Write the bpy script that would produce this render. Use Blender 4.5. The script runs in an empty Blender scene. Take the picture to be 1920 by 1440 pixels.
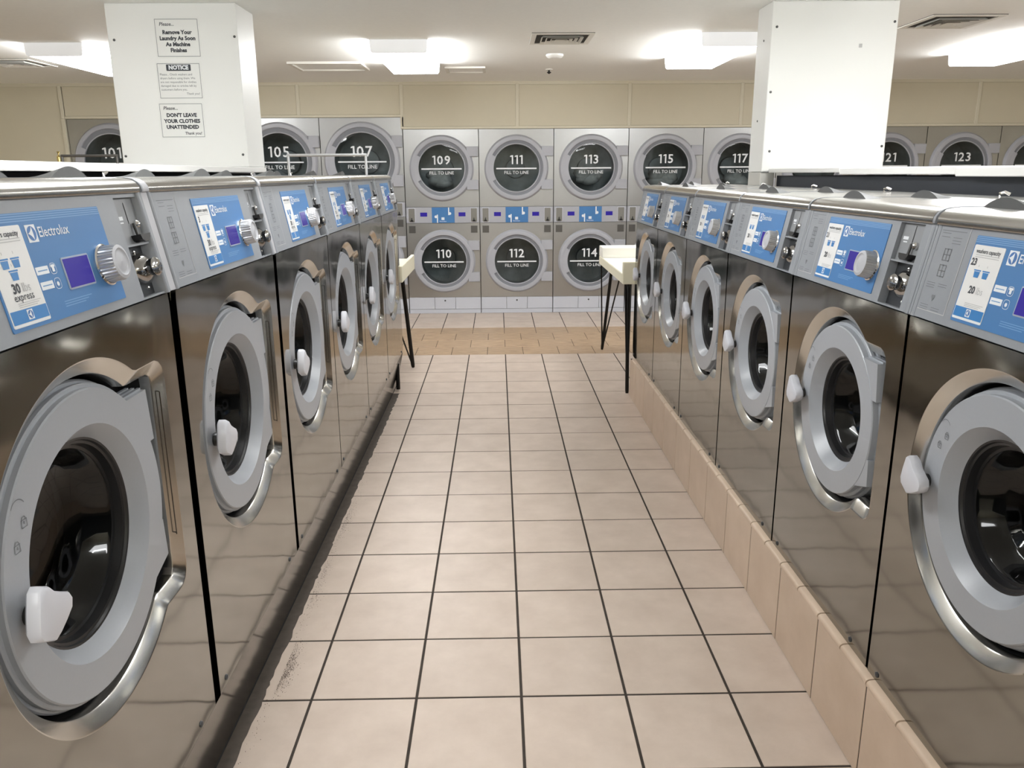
import bpy, math, random
import numpy as np
from mathutils import Vector, Matrix

random.seed(7)
PI = math.pi
SC = bpy.context.scene
COL = SC.collection

# ------------------------------------------------------------------ camera, world, exposure
F_PX = 1500.0
PITCH, YAW, ROLL = 0.2568, 0.0164, -0.0067
CAM = Vector((-0.0551, -1.736, 1.4875))
fwd = Vector((math.sin(YAW) * math.cos(PITCH), math.cos(YAW) * math.cos(PITCH), -math.sin(PITCH)))
r0 = Vector((math.cos(YAW), -math.sin(YAW), 0))
u0 = r0.cross(fwd)
rr = math.cos(ROLL) * r0 + math.sin(ROLL) * u0
uu = -math.sin(ROLL) * r0 + math.cos(ROLL) * u0
cam = bpy.data.objects.new('camera', bpy.data.cameras.new('camera'))
COL.objects.link(cam)
cam.data.sensor_fit = 'HORIZONTAL'
cam.data.sensor_width = 36.0
cam.data.lens = F_PX / 1920.0 * 36.0
cam.data.clip_start = 0.02
M3 = Matrix((rr, uu, -fwd)).transposed()
cam.matrix_world = Matrix.Translation(CAM) @ M3.to_4x4()
SC.camera = cam

W = bpy.data.worlds.new('world')
SC.world = W
W.use_nodes = True
W.node_tree.nodes['Background'].inputs[0].default_value = (0.9, 0.92, 1.0, 1)
W.node_tree.nodes['Background'].inputs[1].default_value = 0.02
SC.view_settings.view_transform = 'Standard'
SC.view_settings.look = 'None'
SC.view_settings.exposure = 0.22
SC.view_settings.gamma = 1.0
SC.view_settings.use_curve_mapping = False
LAMP_POWER = 14.0           # emission of the fluorescent lenses
LAMP_COLOR = (0.97, 0.985, 1.0)

CEIL = 2.41
WALL_Y = 7.03

# ------------------------------------------------------------------ materials
MATS = {}
def mat(name, base, rough=0.5, metal=0.0, emis=None, estr=0.0, noise=None, bump=None, coat=0.0, spec=None, aniso=0.0):
    """noise=(scale, amount) varies the colour; bump=(scale, strength, distance)"""
    if name in MATS: return MATS[name]
    m = bpy.data.materials.new(name); m.use_nodes = True
    nt = m.node_tree; b = nt.nodes['Principled BSDF']
    b.inputs['Base Color'].default_value = (*base, 1)
    b.inputs['Roughness'].default_value = rough
    b.inputs['Metallic'].default_value = metal
    b.inputs['Coat Weight'].default_value = coat
    if spec is not None: b.inputs['Specular IOR Level'].default_value = spec
    if emis:
        b.inputs['Emission Color'].default_value = (*emis, 1)
        b.inputs['Emission Strength'].default_value = estr
    tc = nt.nodes.new('ShaderNodeTexCoord')
    if noise:
        n = nt.nodes.new('ShaderNodeTexNoise'); n.inputs['Scale'].default_value = noise[0]
        n.inputs['Detail'].default_value = 5
        nt.links.new(tc.outputs['Object'], n.inputs['Vector'])
        mx = nt.nodes.new('ShaderNodeMix'); mx.data_type = 'RGBA'
        a = noise[1]
        mx.inputs[6].default_value = (*[max(0, c * (1 - a)) for c in base], 1)
        mx.inputs[7].default_value = (*[min(1, c * (1 + a)) for c in base], 1)
        nt.links.new(n.outputs['Fac'], mx.inputs[0])
        nt.links.new(mx.outputs[2], b.inputs['Base Color'])
    if bump:
        n2 = nt.nodes.new('ShaderNodeTexNoise'); n2.inputs['Scale'].default_value = bump[0]
        n2.inputs['Detail'].default_value = 2
        nt.links.new(tc.outputs['Object'], n2.inputs['Vector'])
        bp = nt.nodes.new('ShaderNodeBump')
        bp.inputs['Strength'].default_value = bump[1]; bp.inputs['Distance'].default_value = bump[2]
        nt.links.new(n2.outputs['Fac'], bp.inputs['Height'])
        nt.links.new(bp.outputs['Normal'], b.inputs['Normal'])
    MATS[name] = m
    return m

def mat_tile(name, c1, c2, rough, grain=9.0, per=0.06, wood=False):
    m = bpy.data.materials.new(name); m.use_nodes = True
    nt = m.node_tree; b = nt.nodes['Principled BSDF']
    g = nt.nodes.new('ShaderNodeNewGeometry')
    oi = nt.nodes.new('ShaderNodeObjectInfo')
    n = nt.nodes.new('ShaderNodeTexNoise'); n.inputs['Scale'].default_value = grain; n.inputs['Detail'].default_value = 6
    n.inputs['Roughness'].default_value = 0.6
    mp = nt.nodes.new('ShaderNodeMapping')
    if wood: mp.inputs['Scale'].default_value = (1.0, 7.0, 1.0)
    nt.links.new(g.outputs['Position'], mp.inputs['Vector'])
    nt.links.new(mp.outputs['Vector'], n.inputs['Vector'])
    cr = nt.nodes.new('ShaderNodeValToRGB')
    cr.color_ramp.elements[0].position = 0.32; cr.color_ramp.elements[1].position = 0.68
    cr.color_ramp.elements[0].color = (*c1, 1); cr.color_ramp.elements[1].color = (*c2, 1)
    nt.links.new(n.outputs['Fac'], cr.inputs[0])
    hs = nt.nodes.new('ShaderNodeHueSaturation')
    mr = nt.nodes.new('ShaderNodeMapRange')
    mr.inputs['To Min'].default_value = 1 - per; mr.inputs['To Max'].default_value = 1 + per
    nt.links.new(oi.outputs['Random'], mr.inputs['Value'])
    nt.links.new(mr.outputs[0], hs.inputs['Value'])
    nt.links.new(cr.outputs[0], hs.inputs['Color'])
    nt.links.new(hs.outputs[0], b.inputs['Base Color'])
    b.inputs['Roughness'].default_value = rough
    MATS[name] = m
    return m

def mat_glass(name, tint, refl=0.04):
    m = bpy.data.materials.new(name); m.use_nodes = True
    nt = m.node_tree; nt.nodes.remove(nt.nodes['Principled BSDF'])
    out = nt.nodes['Material Output']
    t = nt.nodes.new('ShaderNodeBsdfTransparent'); t.inputs[0].default_value = (*tint, 1)
    gl = nt.nodes.new('ShaderNodeBsdfGlossy'); gl.inputs['Roughness'].default_value = 0.03
    lw = nt.nodes.new('ShaderNodeLayerWeight'); lw.inputs['Blend'].default_value = 0.5
    pw = nt.nodes.new('ShaderNodeMath'); pw.operation = 'POWER'; pw.inputs[1].default_value = 4.0
    nt.links.new(lw.outputs['Facing'], pw.inputs[0])
    fr = nt.nodes.new('ShaderNodeMath'); fr.operation = 'MULTIPLY_ADD'; fr.inputs[1].default_value = 0.8; fr.inputs[2].default_value = refl
    nt.links.new(pw.outputs[0], fr.inputs[0])
    mx = nt.nodes.new('ShaderNodeMixShader')
    nt.links.new(fr.outputs[0], mx.inputs[0]); nt.links.new(t.outputs[0], mx.inputs[1]); nt.links.new(gl.outputs[0], mx.inputs[2])
    nt.links.new(mx.outputs[0], out.inputs['Surface'])
    MATS[name] = m
    return m

mat('washer_steel', (0.305, 0.298, 0.272), 0.085, 1.0, noise=(1.6, 0.05), bump=(2.9, 0.32, 0.010))
mat('polished_steel', (0.60, 0.585, 0.55), 0.20, 1.0)
mat('lid_steel', (0.42, 0.41, 0.385), 0.21, 1.0, noise=(3, 0.05))
mat('dryer_steel', (0.46, 0.465, 0.465), 0.34, 1.0, noise=(2.0, 0.06), bump=(1.7, 0.25, 0.012))
mat('plinth_steel', (0.17, 0.16, 0.14), 0.13, 1.0, bump=(2.6, 0.15, 0.008))
mat('plinth_dark', (0.085, 0.076, 0.068), 0.22, 1.0)
mat('grey_plastic', (0.27, 0.288, 0.312), 0.38, noise=(180, 0.035))
mat('cover_plastic', (0.46, 0.465, 0.49), 0.4)
mat('grey_door', (0.355, 0.375, 0.405), 0.33, noise=(220, 0.03))
mat('dryer_grey', (0.40, 0.41, 0.45), 0.35)
mat('dryer_grey_dark', (0.20, 0.21, 0.235), 0.4)
mat('white_plastic', (0.62, 0.63, 0.68), 0.3)
mat('black_rubber', (0.012, 0.012, 0.013), 0.35)
mat('black_void', (0.006, 0.006, 0.007), 0.8)
mat('dark_board', (0.018, 0.023, 0.033), 0.6, noise=(6, 0.3))
mat('drum_steel', (0.030, 0.030, 0.028), 0.38, 0.7, noise=(14, 0.4))
mat('panel_blue', (0.050, 0.180, 0.42), 0.45)
mat('panel_blue_dark', (0.05, 0.16, 0.42), 0.42)
mat('panel_blue_light', (0.16, 0.33, 0.58), 0.42)
mat('cap_blue', (0.035, 0.20, 0.50), 0.35)
mat('print_white', (0.80, 0.83, 0.86), 0.5)
mat('sticker_white', (0.78, 0.78, 0.77), 0.45)
mat('print_dark', (0.045, 0.05, 0.06), 0.6)
mat('print_grey', (0.16, 0.17, 0.18), 0.6)
mat('print_pale', (0.50, 0.50, 0.50), 0.6)
mat('display_violet', (0.012, 0.008, 0.07), 0.25, emis=(0.10, 0.06, 1.0), estr=0.19, spec=0.25)
mat('display_lit', (0.10, 0.06, 0.35), 0.2, emis=(0.30, 0.25, 1.0), estr=0.9)
mat('display_frame', (0.33, 0.38, 0.47), 0.4)
mat('dark_chrome', (0.42, 0.415, 0.41), 0.12, 1.0)
mat('chrome', (0.80, 0.79, 0.78), 0.09, 1.0)
mat('dial_metal', (0.50, 0.51, 0.53), 0.32, 0.8)
mat('dial_face', (0.46, 0.47, 0.50), 0.4)
mat('coin_plate', (0.25, 0.26, 0.27), 0.42)
mat('coin_dark', (0.075, 0.08, 0.088), 0.3, 0.6)
mat('plate_grey', (0.23, 0.225, 0.205), 0.4, 0.3)
mat('plate_dark', (0.145, 0.142, 0.135), 0.35, 0.7)
mat('soap_lid', (0.085, 0.088, 0.088), 0.5)
mat('base_panel', (0.56, 0.58, 0.64), 0.4)
mat('wall_cream', (0.60, 0.555, 0.43), 0.6, noise=(3, 0.05))
mat('wall_trim', (0.64, 0.60, 0.48), 0.5)
mat('ceiling_white', (0.90, 0.90, 0.865), 0.8, noise=(40, 0.03), bump=(160, 0.25, 0.002))
mat('pillar_white', (0.87, 0.875, 0.85), 0.42)
mat('ledge_white', (0.82, 0.82, 0.80), 0.4)
mat('post_cream', (0.55, 0.54, 0.50), 0.5)
mat('screw_dark', (0.10, 0.10, 0.10), 0.4, 0.8)
mat('grout', (0.038, 0.029, 0.022), 0.95)
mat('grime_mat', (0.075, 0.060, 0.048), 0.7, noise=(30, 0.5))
mat_tile('tile_beige', (0.50, 0.408, 0.338), (0.585, 0.487, 0.41), 0.40, 7.0, 0.035)
mat_tile('tile_curb', (0.56, 0.43, 0.32), (0.63, 0.495, 0.38), 0.36, 7.0, 0.03)
mat_tile('tile_wood', (0.26, 0.170, 0.098), (0.50, 0.36, 0.23), 0.42, 9.0, 0.05, wood=True)
mat('laminate_cream', (0.80, 0.765, 0.60), 0.4)
mat('laminate_white', (0.85, 0.83, 0.76), 0.35)
mat('black_metal', (0.012, 0.011, 0.010), 0.35, 0.6)
mat('lamp_metal', (0.50, 0.51, 0.54), 0.5)
mat('lamp_side', (0.9, 0.9, 0.9), 0.5, emis=LAMP_COLOR, estr=LAMP_POWER * 2.4)
mat('lamp_end', (0.85, 0.86, 0.88), 0.5, emis=LAMP_COLOR, estr=0.32)
mat('lamp_lens', (0.9, 0.9, 0.9), 0.5, emis=LAMP_COLOR, estr=LAMP_POWER)
mat('vent_paint', (0.76, 0.74, 0.68), 0.6)
mat('vent_dark', (0.03, 0.025, 0.018), 0.8)
mat('paper', (0.86, 0.865, 0.84), 0.6)
mat('brass', (0.75, 0.60, 0.25), 0.3, 0.9)
mat('cart_metal', (0.62, 0.64, 0.66), 0.3, 0.7)
mat('dust', (0.07, 0.05, 0.04), 0.9)
mat_glass('door_glass', (0.42, 0.43, 0.42))
mat_glass('dryer_glass', (0.62, 0.66, 0.67))
mat('dryer_drum', (0.26, 0.285, 0.29), 0.45, 0.4, noise=(7, 0.6))
mat('laundry_pale', (0.40, 0.42, 0.42), 0.9, noise=(7, 0.5))

# ------------------------------------------------------------------ mesh builder
class MB:
    def __init__(s): s.v = []; s.f = []; s.m = []; s.cur = 0
    def add(s, vs, fs):
        o = len(s.v); s.v += [tuple(p) for p in vs]
        s.f += [tuple(i + o for i in f) for f in fs]; s.m += [s.cur] * len(fs)
        return s
    def box(s, x0, x1, y0, y1, z0, z1):
        vs = [(x, y, z) for x in (x0, x1) for y in (y0, y1) for z in (z0, z1)]
        return s.add(vs, [(0, 1, 3, 2), (4, 6, 7, 5), (0, 4, 5, 1), (2, 3, 7, 6), (0, 2, 6, 4), (1, 5, 7, 3)])
    def cbox(s, x0, x1, y0, y1, z0, z1, c):
        """box with chamfered edges"""
        lo = (x0, y0, z0); hi = (x1, y1, z1); vs = []; idx = {}
        for a in range(3):
            for i in (0, 1):
                for j in (0, 1):
                    for k in (0, 1):
                        t = (i, j, k); p = [0, 0, 0]
                        for d in range(3):
                            e = hi[d] if t[d] else lo[d]
                            if d != a: e += -c if t[d] else c
                            p[d] = e
                        idx[(a, t)] = len(vs); vs.append(tuple(p))
        fs = []
        for a in range(3):
            b, d = (a + 1) % 3, (a + 2) % 3
            for sgn in (0, 1):
                q = []
                for (u, w) in ((0, 0), (1, 0), (1, 1), (0, 1)):
                    t = [0, 0, 0]; t[a] = sgn; t[b] = u; t[d] = w; q.append(idx[(a, tuple(t))])
                fs.append(tuple(q if sgn else q[::-1]))
        for a in range(3):            # edges parallel to axis a
            b, d = (a + 1) % 3, (a + 2) % 3
            for u in (0, 1):
                for w in (0, 1):
                    t0 = [0, 0, 0]; t0[b] = u; t0[d] = w; t1 = list(t0); t1[a] = 1
                    q = [idx[(b, tuple(t0))], idx[(b, tuple(t1))], idx[(d, tuple(t1))], idx[(d, tuple(t0))]]
                    fs.append(tuple(q if (u ^ w) else q[::-1]))
        for i in (0, 1):
            for j in (0, 1):
                for k in (0, 1):
                    t = (i, j, k); q = [idx[(0, t)], idx[(1, t)], idx[(2, t)]]
                    fs.append(tuple(q if (i + j + k) % 2 else q[::-1]))
        return s.add(vs, fs)
    def prism(s, poly, a0, a1, axis='x'):
        """poly in the two other axes (cyclic order), extruded along axis"""
        n = len(poly)
        def P(p, a):
            if axis == 'x': return (a, p[0], p[1])
            if axis == 'y': return (p[0], a, p[1])
            return (p[0], p[1], a)
        vs = [P(p, a0) for p in poly] + [P(p, a1) for p in poly]
        fs = [tuple(range(n))[::-1], tuple(range(n, 2 * n))]
        fs += [(i, (i + 1) % n, n + (i + 1) % n, n + i) for i in range(n)]
        return s.add(vs, fs)
    def lathe(s, prof, cy=0, cz=0, seg=48, axis='x', cx=0, closed=False):
        """prof: (r, a) list revolved round the axis"""
        n = len(prof); vs = []
        for k in range(seg):
            t = 2 * PI * k / seg; c, sn = math.cos(t), math.sin(t)
            for r, a in prof:
                if axis == 'x': vs.append((cx + a, cy + r * c, cz + r * sn))
                elif axis == 'z': vs.append((cx + r * c, cy + r * sn, cz + a))
                else: vs.append((cx + r * c, cy + a, cz - r * sn))
        fs = []
        for k in range(seg):
            k2 = (k + 1) % seg
            for i in range(n - 1 + (1 if closed else 0)):
                j = (i + 1) % n
                fs.append((k * n + i, k2 * n + i, k2 * n + j, k * n + j))
        return s.add(vs, fs)
    def tube(s, pts, r, seg=8, cap=True):
        pts = [Vector(p) for p in pts]; n = len(pts); vs = []; fs = []
        up = Vector((0, 0, 1))
        for i, p in enumerate(pts):
            d = (pts[min(i + 1, n - 1)] - pts[max(i - 1, 0)]).normalized()
            a = d.cross(up)
            if a.length < 0.05: a = d.cross(Vector((1, 0, 0)))
            a.normalize(); b = d.cross(a)
            ri = r[i] if isinstance(r, (list, tuple)) else r
            for k in range(seg):
                t = 2 * PI * k / seg
                vs.append(p + ri * (math.cos(t) * a + math.sin(t) * b))
        for i in range(n - 1):
            for k in range(seg):
                k2 = (k + 1) % seg
                fs.append((i * seg + k, i * seg + k2, (i + 1) * seg + k2, (i + 1) * seg + k))
        if cap:
            fs.append(tuple(range(seg))[::-1]); fs.append(tuple((n - 1) * seg + k for k in range(seg)))
        return s.add(vs, fs)
    def grid(s, rows, close=False):
        n = len(rows[0]); o = []
        for rw in rows: o += rw
        fs = []
        for i in range(len(rows) - 1):
            for j in range(n if close else n - 1):
                j2 = (j + 1) % n
                fs.append((i * n + j, i * n + j2, (i + 1) * n + j2, (i + 1) * n + j))
        return s.add(o, fs)
    def xform(s, M, start=0):
        for i in range(start, len(s.v)): s.v[i] = tuple(M @ Vector(s.v[i]))
        return s
    def mesh(s, name, mats, smooth=None, fix=True):
        me = bpy.data.meshes.new(name); me.from_pydata(s.v, [], s.f); me.update()
        for k in (mats if isinstance(mats, (list, tuple)) else [mats]): me.materials.append(MATS[k])
        if any(s.m): me.polygons.foreach_set('material_index', s.m)
        if fix:
            import bmesh
            bm = bmesh.new(); bm.from_mesh(me)
            bmesh.ops.recalc_face_normals(bm, faces=bm.faces); bm.to_mesh(me); bm.free()
        if smooth:
            me.shade_smooth(); me.set_sharp_from_angle(angle=math.radians(smooth))
        return me
    def build(s, name, mats, parent=None, smooth=None, loc=None):
        return link(name, s.mesh(name, mats, smooth), parent, loc)

def link(name, data, parent=None, loc=None, rotz=0.0):
    o = bpy.data.objects.new(name, data); COL.objects.link(o)
    if parent: o.parent = parent
    if loc: o.location = loc
    if rotz: o.rotation_euler = (0, 0, rotz)
    return o
def thing(name, label, cat, loc=(0, 0, 0), rotz=0.0, group=None):
    o = bpy.data.objects.new(name, None); COL.objects.link(o)
    o.empty_display_size = 0.1
    o.location = loc; o.rotation_euler = (0, 0, rotz)
    tag(o, label, cat, group); return o
def tag(o, label, cat, group=None):
    o['label'] = label; o['category'] = cat
    if group: o['group'] = group
    return o
def struct(o): o['kind'] = 'structure'; return o
KIDS = {}
def kids(o): return [c for c in COL.objects if c.parent is o]
def copy_tree(o, children, parent=None):
    c = o.copy(); COL.objects.link(c); c.parent = parent
    for ch in children.get(o.name, []): copy_tree(ch, children, c)
    return c
def tree_of(root):
    d = {}
    for c in COL.objects:
        if c.parent: d.setdefault(c.parent.name, []).append(c)
    return d

# flat text as mesh data, lying in XY, cached
_txt = {}
def text_geo(s, size, bold=0.0, align='CENTER', xs=1.0, shear=0.0):
    key = (s, size, bold, align, xs, shear)
    if key not in _txt:
        c = bpy.data.curves.new('t', 'FONT'); c.body = s; c.size = size; c.align_x = align; c.align_y = 'CENTER'
        c.offset = bold; c.resolution_u = 2; c.shear = shear
        o = bpy.data.objects.new('t', c); COL.objects.link(o)
        bpy.context.view_layer.update()
        me = bpy.data.meshes.new_from_object(o)
        vs = [(v.co.x * xs, v.co.y, 0) for v in me.vertices]; fs = [tuple(p.vertices) for p in me.polygons]
        bpy.data.objects.remove(o); bpy.data.curves.remove(c); bpy.data.meshes.remove(me)
        _txt[key] = (vs, fs)
    return _txt[key]
def put_text(mb, s, size, place, cx, cy, n, **k):
    vs, fs = text_geo(s, size, **k)
    mb.add([place(cx + x, cy + y, n) for x, y, _ in vs], fs)
def put_rect(mb, place, x0, x1, y0, y1, n):
    mb.add([place(x0, y0, n), place(x1, y0, n), place(x1, y1, n), place(x0, y1, n)], [(0, 1, 2, 3)])
def put_poly(mb, place, pts, n):
    mb.add([place(x, y, n) for x, y in pts], [tuple(range(len(pts)))])
def put_slab(mb, place, pts, n0, n1):
    k = len(pts)
    mb.add([place(x, y, n0) for x, y in pts] + [place(x, y, n1) for x, y in pts],
           [tuple(range(k, 2 * k))] + [(i, (i + 1) % k, k + (i + 1) % k, k + i) for i in range(k)])
def rrect(x0, x1, y0, y1, r, n=4):
    out = []
    for cx, cy, a in ((x1 - r, y0 + r, -90), (x1 - r, y1 - r, 0), (x0 + r, y1 - r, 90), (x0 + r, y0 + r, 180)):
        for i in range(n + 1):
            t = math.radians(a + 90 * i / n); out.append((cx + r * math.cos(t), cy + r * math.sin(t)))
    return out
def disc(cx, cy, r, n=24, a0=0, a1=360):
    m = n if a1 - a0 >= 360 else n + 1
    return [(cx + r * math.cos(math.radians(a0 + (a1 - a0) * i / n)), cy + r * math.sin(math.radians(a0 + (a1 - a0) * i / n))) for i in range(m)]

# ------------------------------------------------------------------ room shell
T = 0.308
X0, X1, Y0 = -5.6, 6.6, -3.4
fl = MB().box(X0, X1, Y0, WALL_Y + 1.0, -0.12, -0.0016).build('floor', 'grout'); struct(fl)

def tile_mesh(name, sx, sy, th, m, c=0.0012):
    mb = MB()
    x, y = sx / 2, sy / 2
    lo = [(-x, -y, -th), (x, -y, -th), (x, y, -th), (-x, y, -th)]
    md = [(-x, -y, -c), (x, -y, -c), (x, y, -c), (-x, y, -c)]
    up = [(-x + c, -y + c, 0), (x - c, -y + c, 0), (x - c, y - c, 0), (-x + c, y - c, 0)]
    mb.add(lo + md + up, [(0, 1, 5, 4), (1, 2, 6, 5), (2, 3, 7, 6), (3, 0, 4, 7), (4, 5, 9, 8), (5, 6, 10, 9), (6, 7, 11, 10), (7, 4, 8, 11), (8, 9, 10, 11)])
    return mb.mesh(name, m)
J = 0.0080
tm = tile_mesh('floor_tile', T - J, T - J, 0.01, 'tile_beige')
def far(xc, yc): return xc < -1.0 or xc > 1.08
bulk = MB()
STRIP0, STRIP1 = 16, 20
def bulk_tile(cx, cy, sx=T - J, sy=T - J):
    h = sx / 2; k = sy / 2
    bulk.add([(cx - h, cy - k, 0), (cx + h, cy - k, 0), (cx + h, cy + k, 0), (cx - h, cy + k, 0),
              (cx - h, cy - k, -.004), (cx + h, cy - k, -.004), (cx + h, cy + k, -.004), (cx - h, cy + k, -.004)],
             [(0, 1, 2, 3), (4, 5, 1, 0), (5, 6, 2, 1), (6, 7, 3, 2), (7, 4, 0, 3)])
rt = random.Random(3)
for j in range(-11, 25):
    if STRIP0 <= j < STRIP1: continue
    yc = (j + 0.5) * T
    if yc + T / 2 > WALL_Y + .25: continue
    for i in range(-18, 21):
        xc = (i + 0.5) * T
        if xc - T / 2 < X0 or xc + T / 2 > X1: continue
        if far(xc, yc) or yc < -0.35 and True and (yc < -1.0): bulk_tile(xc, yc)
        else:
            o = link('floor_tile', tm, fl, (xc, yc, rt.uniform(-.0003, .0003)))
bo = bulk.build('floor_tiles', 'tile_beige', fl); bo['kind'] = 'stuff'
# wood-look tiles in running bond
wm = tile_mesh('wood_tile', T - .004, T - .004, 0.01, 'tile_wood')
bulk = MB()
for j in range(STRIP0, STRIP1):
    yc = (j + 0.5) * T
    off = 0.0 if j % 2 else 0.5
    for i in range(-18, 21):
        xc = (i + 0.5 + off) * T
        if xc - T / 2 < X0 or xc + T / 2 > X1: continue
        if far(xc, yc): bulk_tile(xc, yc, T - .004, T - .004)
        else: link('wood_tile', wm, fl, (xc, yc, 0.0))
bo = bulk.build('wood_tiles', 'tile_wood', fl); bo['kind'] = 'stuff'

struct(MB().box(X0, X1, Y0, WALL_Y + 1.0, CEIL, CEIL + .1).build('ceiling', 'ceiling_white'))
struct(MB().box(X0 - .1, X0, Y0, WALL_Y + 1.0, 0, CEIL).build('wall_left', 'wall_cream'))
struct(MB().box(X1, X1 + .1, Y0, WALL_Y + 1.0, 0, CEIL).build('wall_right', 'wall_cream'))
struct(MB().box(X0 - .1, X1 + .1, Y0 - .1, Y0, 0, CEIL).build('wall_rear', 'wall_cream'))
# back wall: backing, the flush part on the left and the bulkhead panels above the dryers
BIG_X0 = -4.502
wb = struct(MB().box(X0 - .1, X1 + .1, WALL_Y + .9, WALL_Y + 1.0, 0, CEIL).build('wall_back', 'wall_cream'))
Z_BIG, Z_SM = 2.065, 1.945
X_MID = -1.035
MB().box(X0, BIG_X0 - .045, WALL_Y - .004, WALL_Y + .03, 0, CEIL).build('panel', 'wall_cream', wb)
seams_big = [BIG_X0, -3.30, -2.10, X_MID]
for a, b in zip(seams_big[:-1], seams_big[1:]):
    MB().cbox(a + .004, b - .004, WALL_Y - .010, WALL_Y + .02, Z_BIG + .026, CEIL - .03, .003).build('panel', 'wall_cream', wb)
seams = [X_MID, 0.163, 1.33, 2.50, 3.75, 4.99, X1]
for a, b in zip(seams[:-1], seams[1:]):
    MB().cbox(a + .004, b - .004, WALL_Y - .010, WALL_Y + .02, Z_SM + .026, CEIL - .03, .003).build('panel', 'wall_cream', wb)
for x in [BIG_X0 - .02, -3.30, -2.10]:
    MB().cbox(x - .018, x + .018, WALL_Y - .018, WALL_Y, Z_BIG, CEIL - .02, .003).build('batten', 'wall_trim', wb)
for x in [X_MID, 0.163, 1.33, 2.50, 3.75, 4.99]:
    MB().cbox(x - .018, x + .018, WALL_Y - .018, WALL_Y, Z_SM, CEIL - .02, .003).build('batten', 'wall_trim', wb)
struct(MB().cbox(BIG_X0, X_MID + .012, WALL_Y - .020, WALL_Y + .02, Z_BIG, Z_BIG + .026, .004).build('trim_1', 'wall_trim'))
struct(MB().cbox(X_MID - .012, X1, WALL_Y - .020, WALL_Y + .02, Z_SM, Z_SM + .026, .004).build('trim_2', 'wall_trim'))
struct(MB().box(X0, X1, WALL_Y - .014, WALL_Y + .02, CEIL - .03, CEIL).build('trim_3', 'wall_trim'))
struct(MB().box(X_MID + .0, X_MID + .012, WALL_Y - .018, WALL_Y + .02, Z_SM, Z_BIG).build('trim_4', 'wall_trim'))
struct(MB().box(BIG_X0 - .04, BIG_X0 - .004, WALL_Y - .018, WALL_Y + .02, 0, Z_BIG).build('trim_5', 'wall_trim'))

# right curb faced with tiles
CX = 0.842
CY1 = 3.585
cb = MB().box(CX + .0018, 1.585, Y0 + .02, CY1 - .008, 0, 0.262).build('tiled_curb', 'grout')
tag(cb, 'low beige tiled curb carrying the right row of washers', 'curb')
cm = tile_mesh('curb_tile', .262 - .004, T - .006, 0.008, 'tile_curb')   # local x -> up
yj = 0.275 - 12 * T
mats_curb = Matrix(((0, 0, -1), (0, 1, 0), (1, 0, 0)))
k = 0
while yj < CY1 - .02:
    y_end = min(yj + T, CY1)
    if y_end - yj > .05 and yj > -1.2:
        o = link('tile', cm, cb)
        o.matrix_local = Matrix.Translation((CX, (yj + y_end) / 2, .131)) @ mats_curb.to_4x4() @ Matrix.Diagonal((1, (y_end - yj - .006) / (T - .006), 1, 1))
    elif yj <= -1.2:
        MB().box(CX + .001, CX + .009, yj + .002, y_end - .002, .002, .26).build('tile', 'tile_curb', cb)
    yj += T
o = MB().box(CX, 1.6, CY1 - .008, CY1, .002, .26).build('tile', 'tile_curb', cb)
# bullnose trim pieces
pr = [(CX - .002, .2625), (CX - .003, .268), (CX - .001, .274), (CX + .005, .278), (CX + .020, .279), (CX + .020, .2625)]
bn = MB().prism(pr, -T / 4 + .0025, T / 4 - .0025, 'y').mesh('edge_tile', 'tile_curb', 40)
yj = 0.275 - 8 * T
while yj < CY1 - .14:
    link('edge_tile', bn, cb, (0, yj + T / 4, 0)); yj += T / 2

# left steel plinth
pl = thing('steel_plinth', 'low polished steel plinth under the left row of washers', 'plinth', (-.758, 0, 0))
MB().prism([(0, .2345), (-.045, 0), (-.79, 0), (-.79, .2345)], Y0 + .02, 3.995, 'y').build('kick_plate', 'plinth_steel', pl)
MB().prism([(-.0425, .001), (-.0445, .014), (-.0455, .014), (-.0455, .001)], Y0 + .02, 3.99, 'y').build('caulk_line', 'black_void', pl)
MB().tube([(-.016, 3.775, .012), (-.016, 3.775, .20)], .0145, 10).build('leg', 'black_metal', pl, 40)
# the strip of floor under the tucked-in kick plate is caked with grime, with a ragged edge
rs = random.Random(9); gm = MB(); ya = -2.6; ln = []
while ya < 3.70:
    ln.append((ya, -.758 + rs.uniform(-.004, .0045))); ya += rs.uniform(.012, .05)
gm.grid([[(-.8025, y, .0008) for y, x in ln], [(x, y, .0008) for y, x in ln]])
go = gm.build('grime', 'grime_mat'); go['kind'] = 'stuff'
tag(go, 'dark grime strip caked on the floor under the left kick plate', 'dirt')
# dirt smudges along the plinth foot are flat specks of grime on the floor
rs = random.Random(5)
sp = MB()
for _ in range(1500):
    c = rs.random()
    y = rs.gauss(.47, .07) if c < .35 else rs.gauss(.90, .06) if c < .45 else rs.gauss(1.10, .05) if c < .55 else rs.gauss(1.55, .10) if c < .75 else rs.uniform(-.3, 3.2)
    x = -.749 + abs(rs.gauss(0, .016)) + (.016 if abs(y - .47) < .16 else .0)
    r = rs.uniform(.0004, .0013)
    n = 5; a = rs.random() * 6
    sp.add([(x + r * math.cos(a + 2 * PI * i / n), y + r * 1.6 * math.sin(a + 2 * PI * i / n), .0011) for i in range(n)], [tuple(range(n))])
so = sp.build('grime', 'dust'); so['kind'] = 'stuff'
tag(so, 'loose dark specks scattered on the tiles beside the grime strip', 'dirt')

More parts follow.
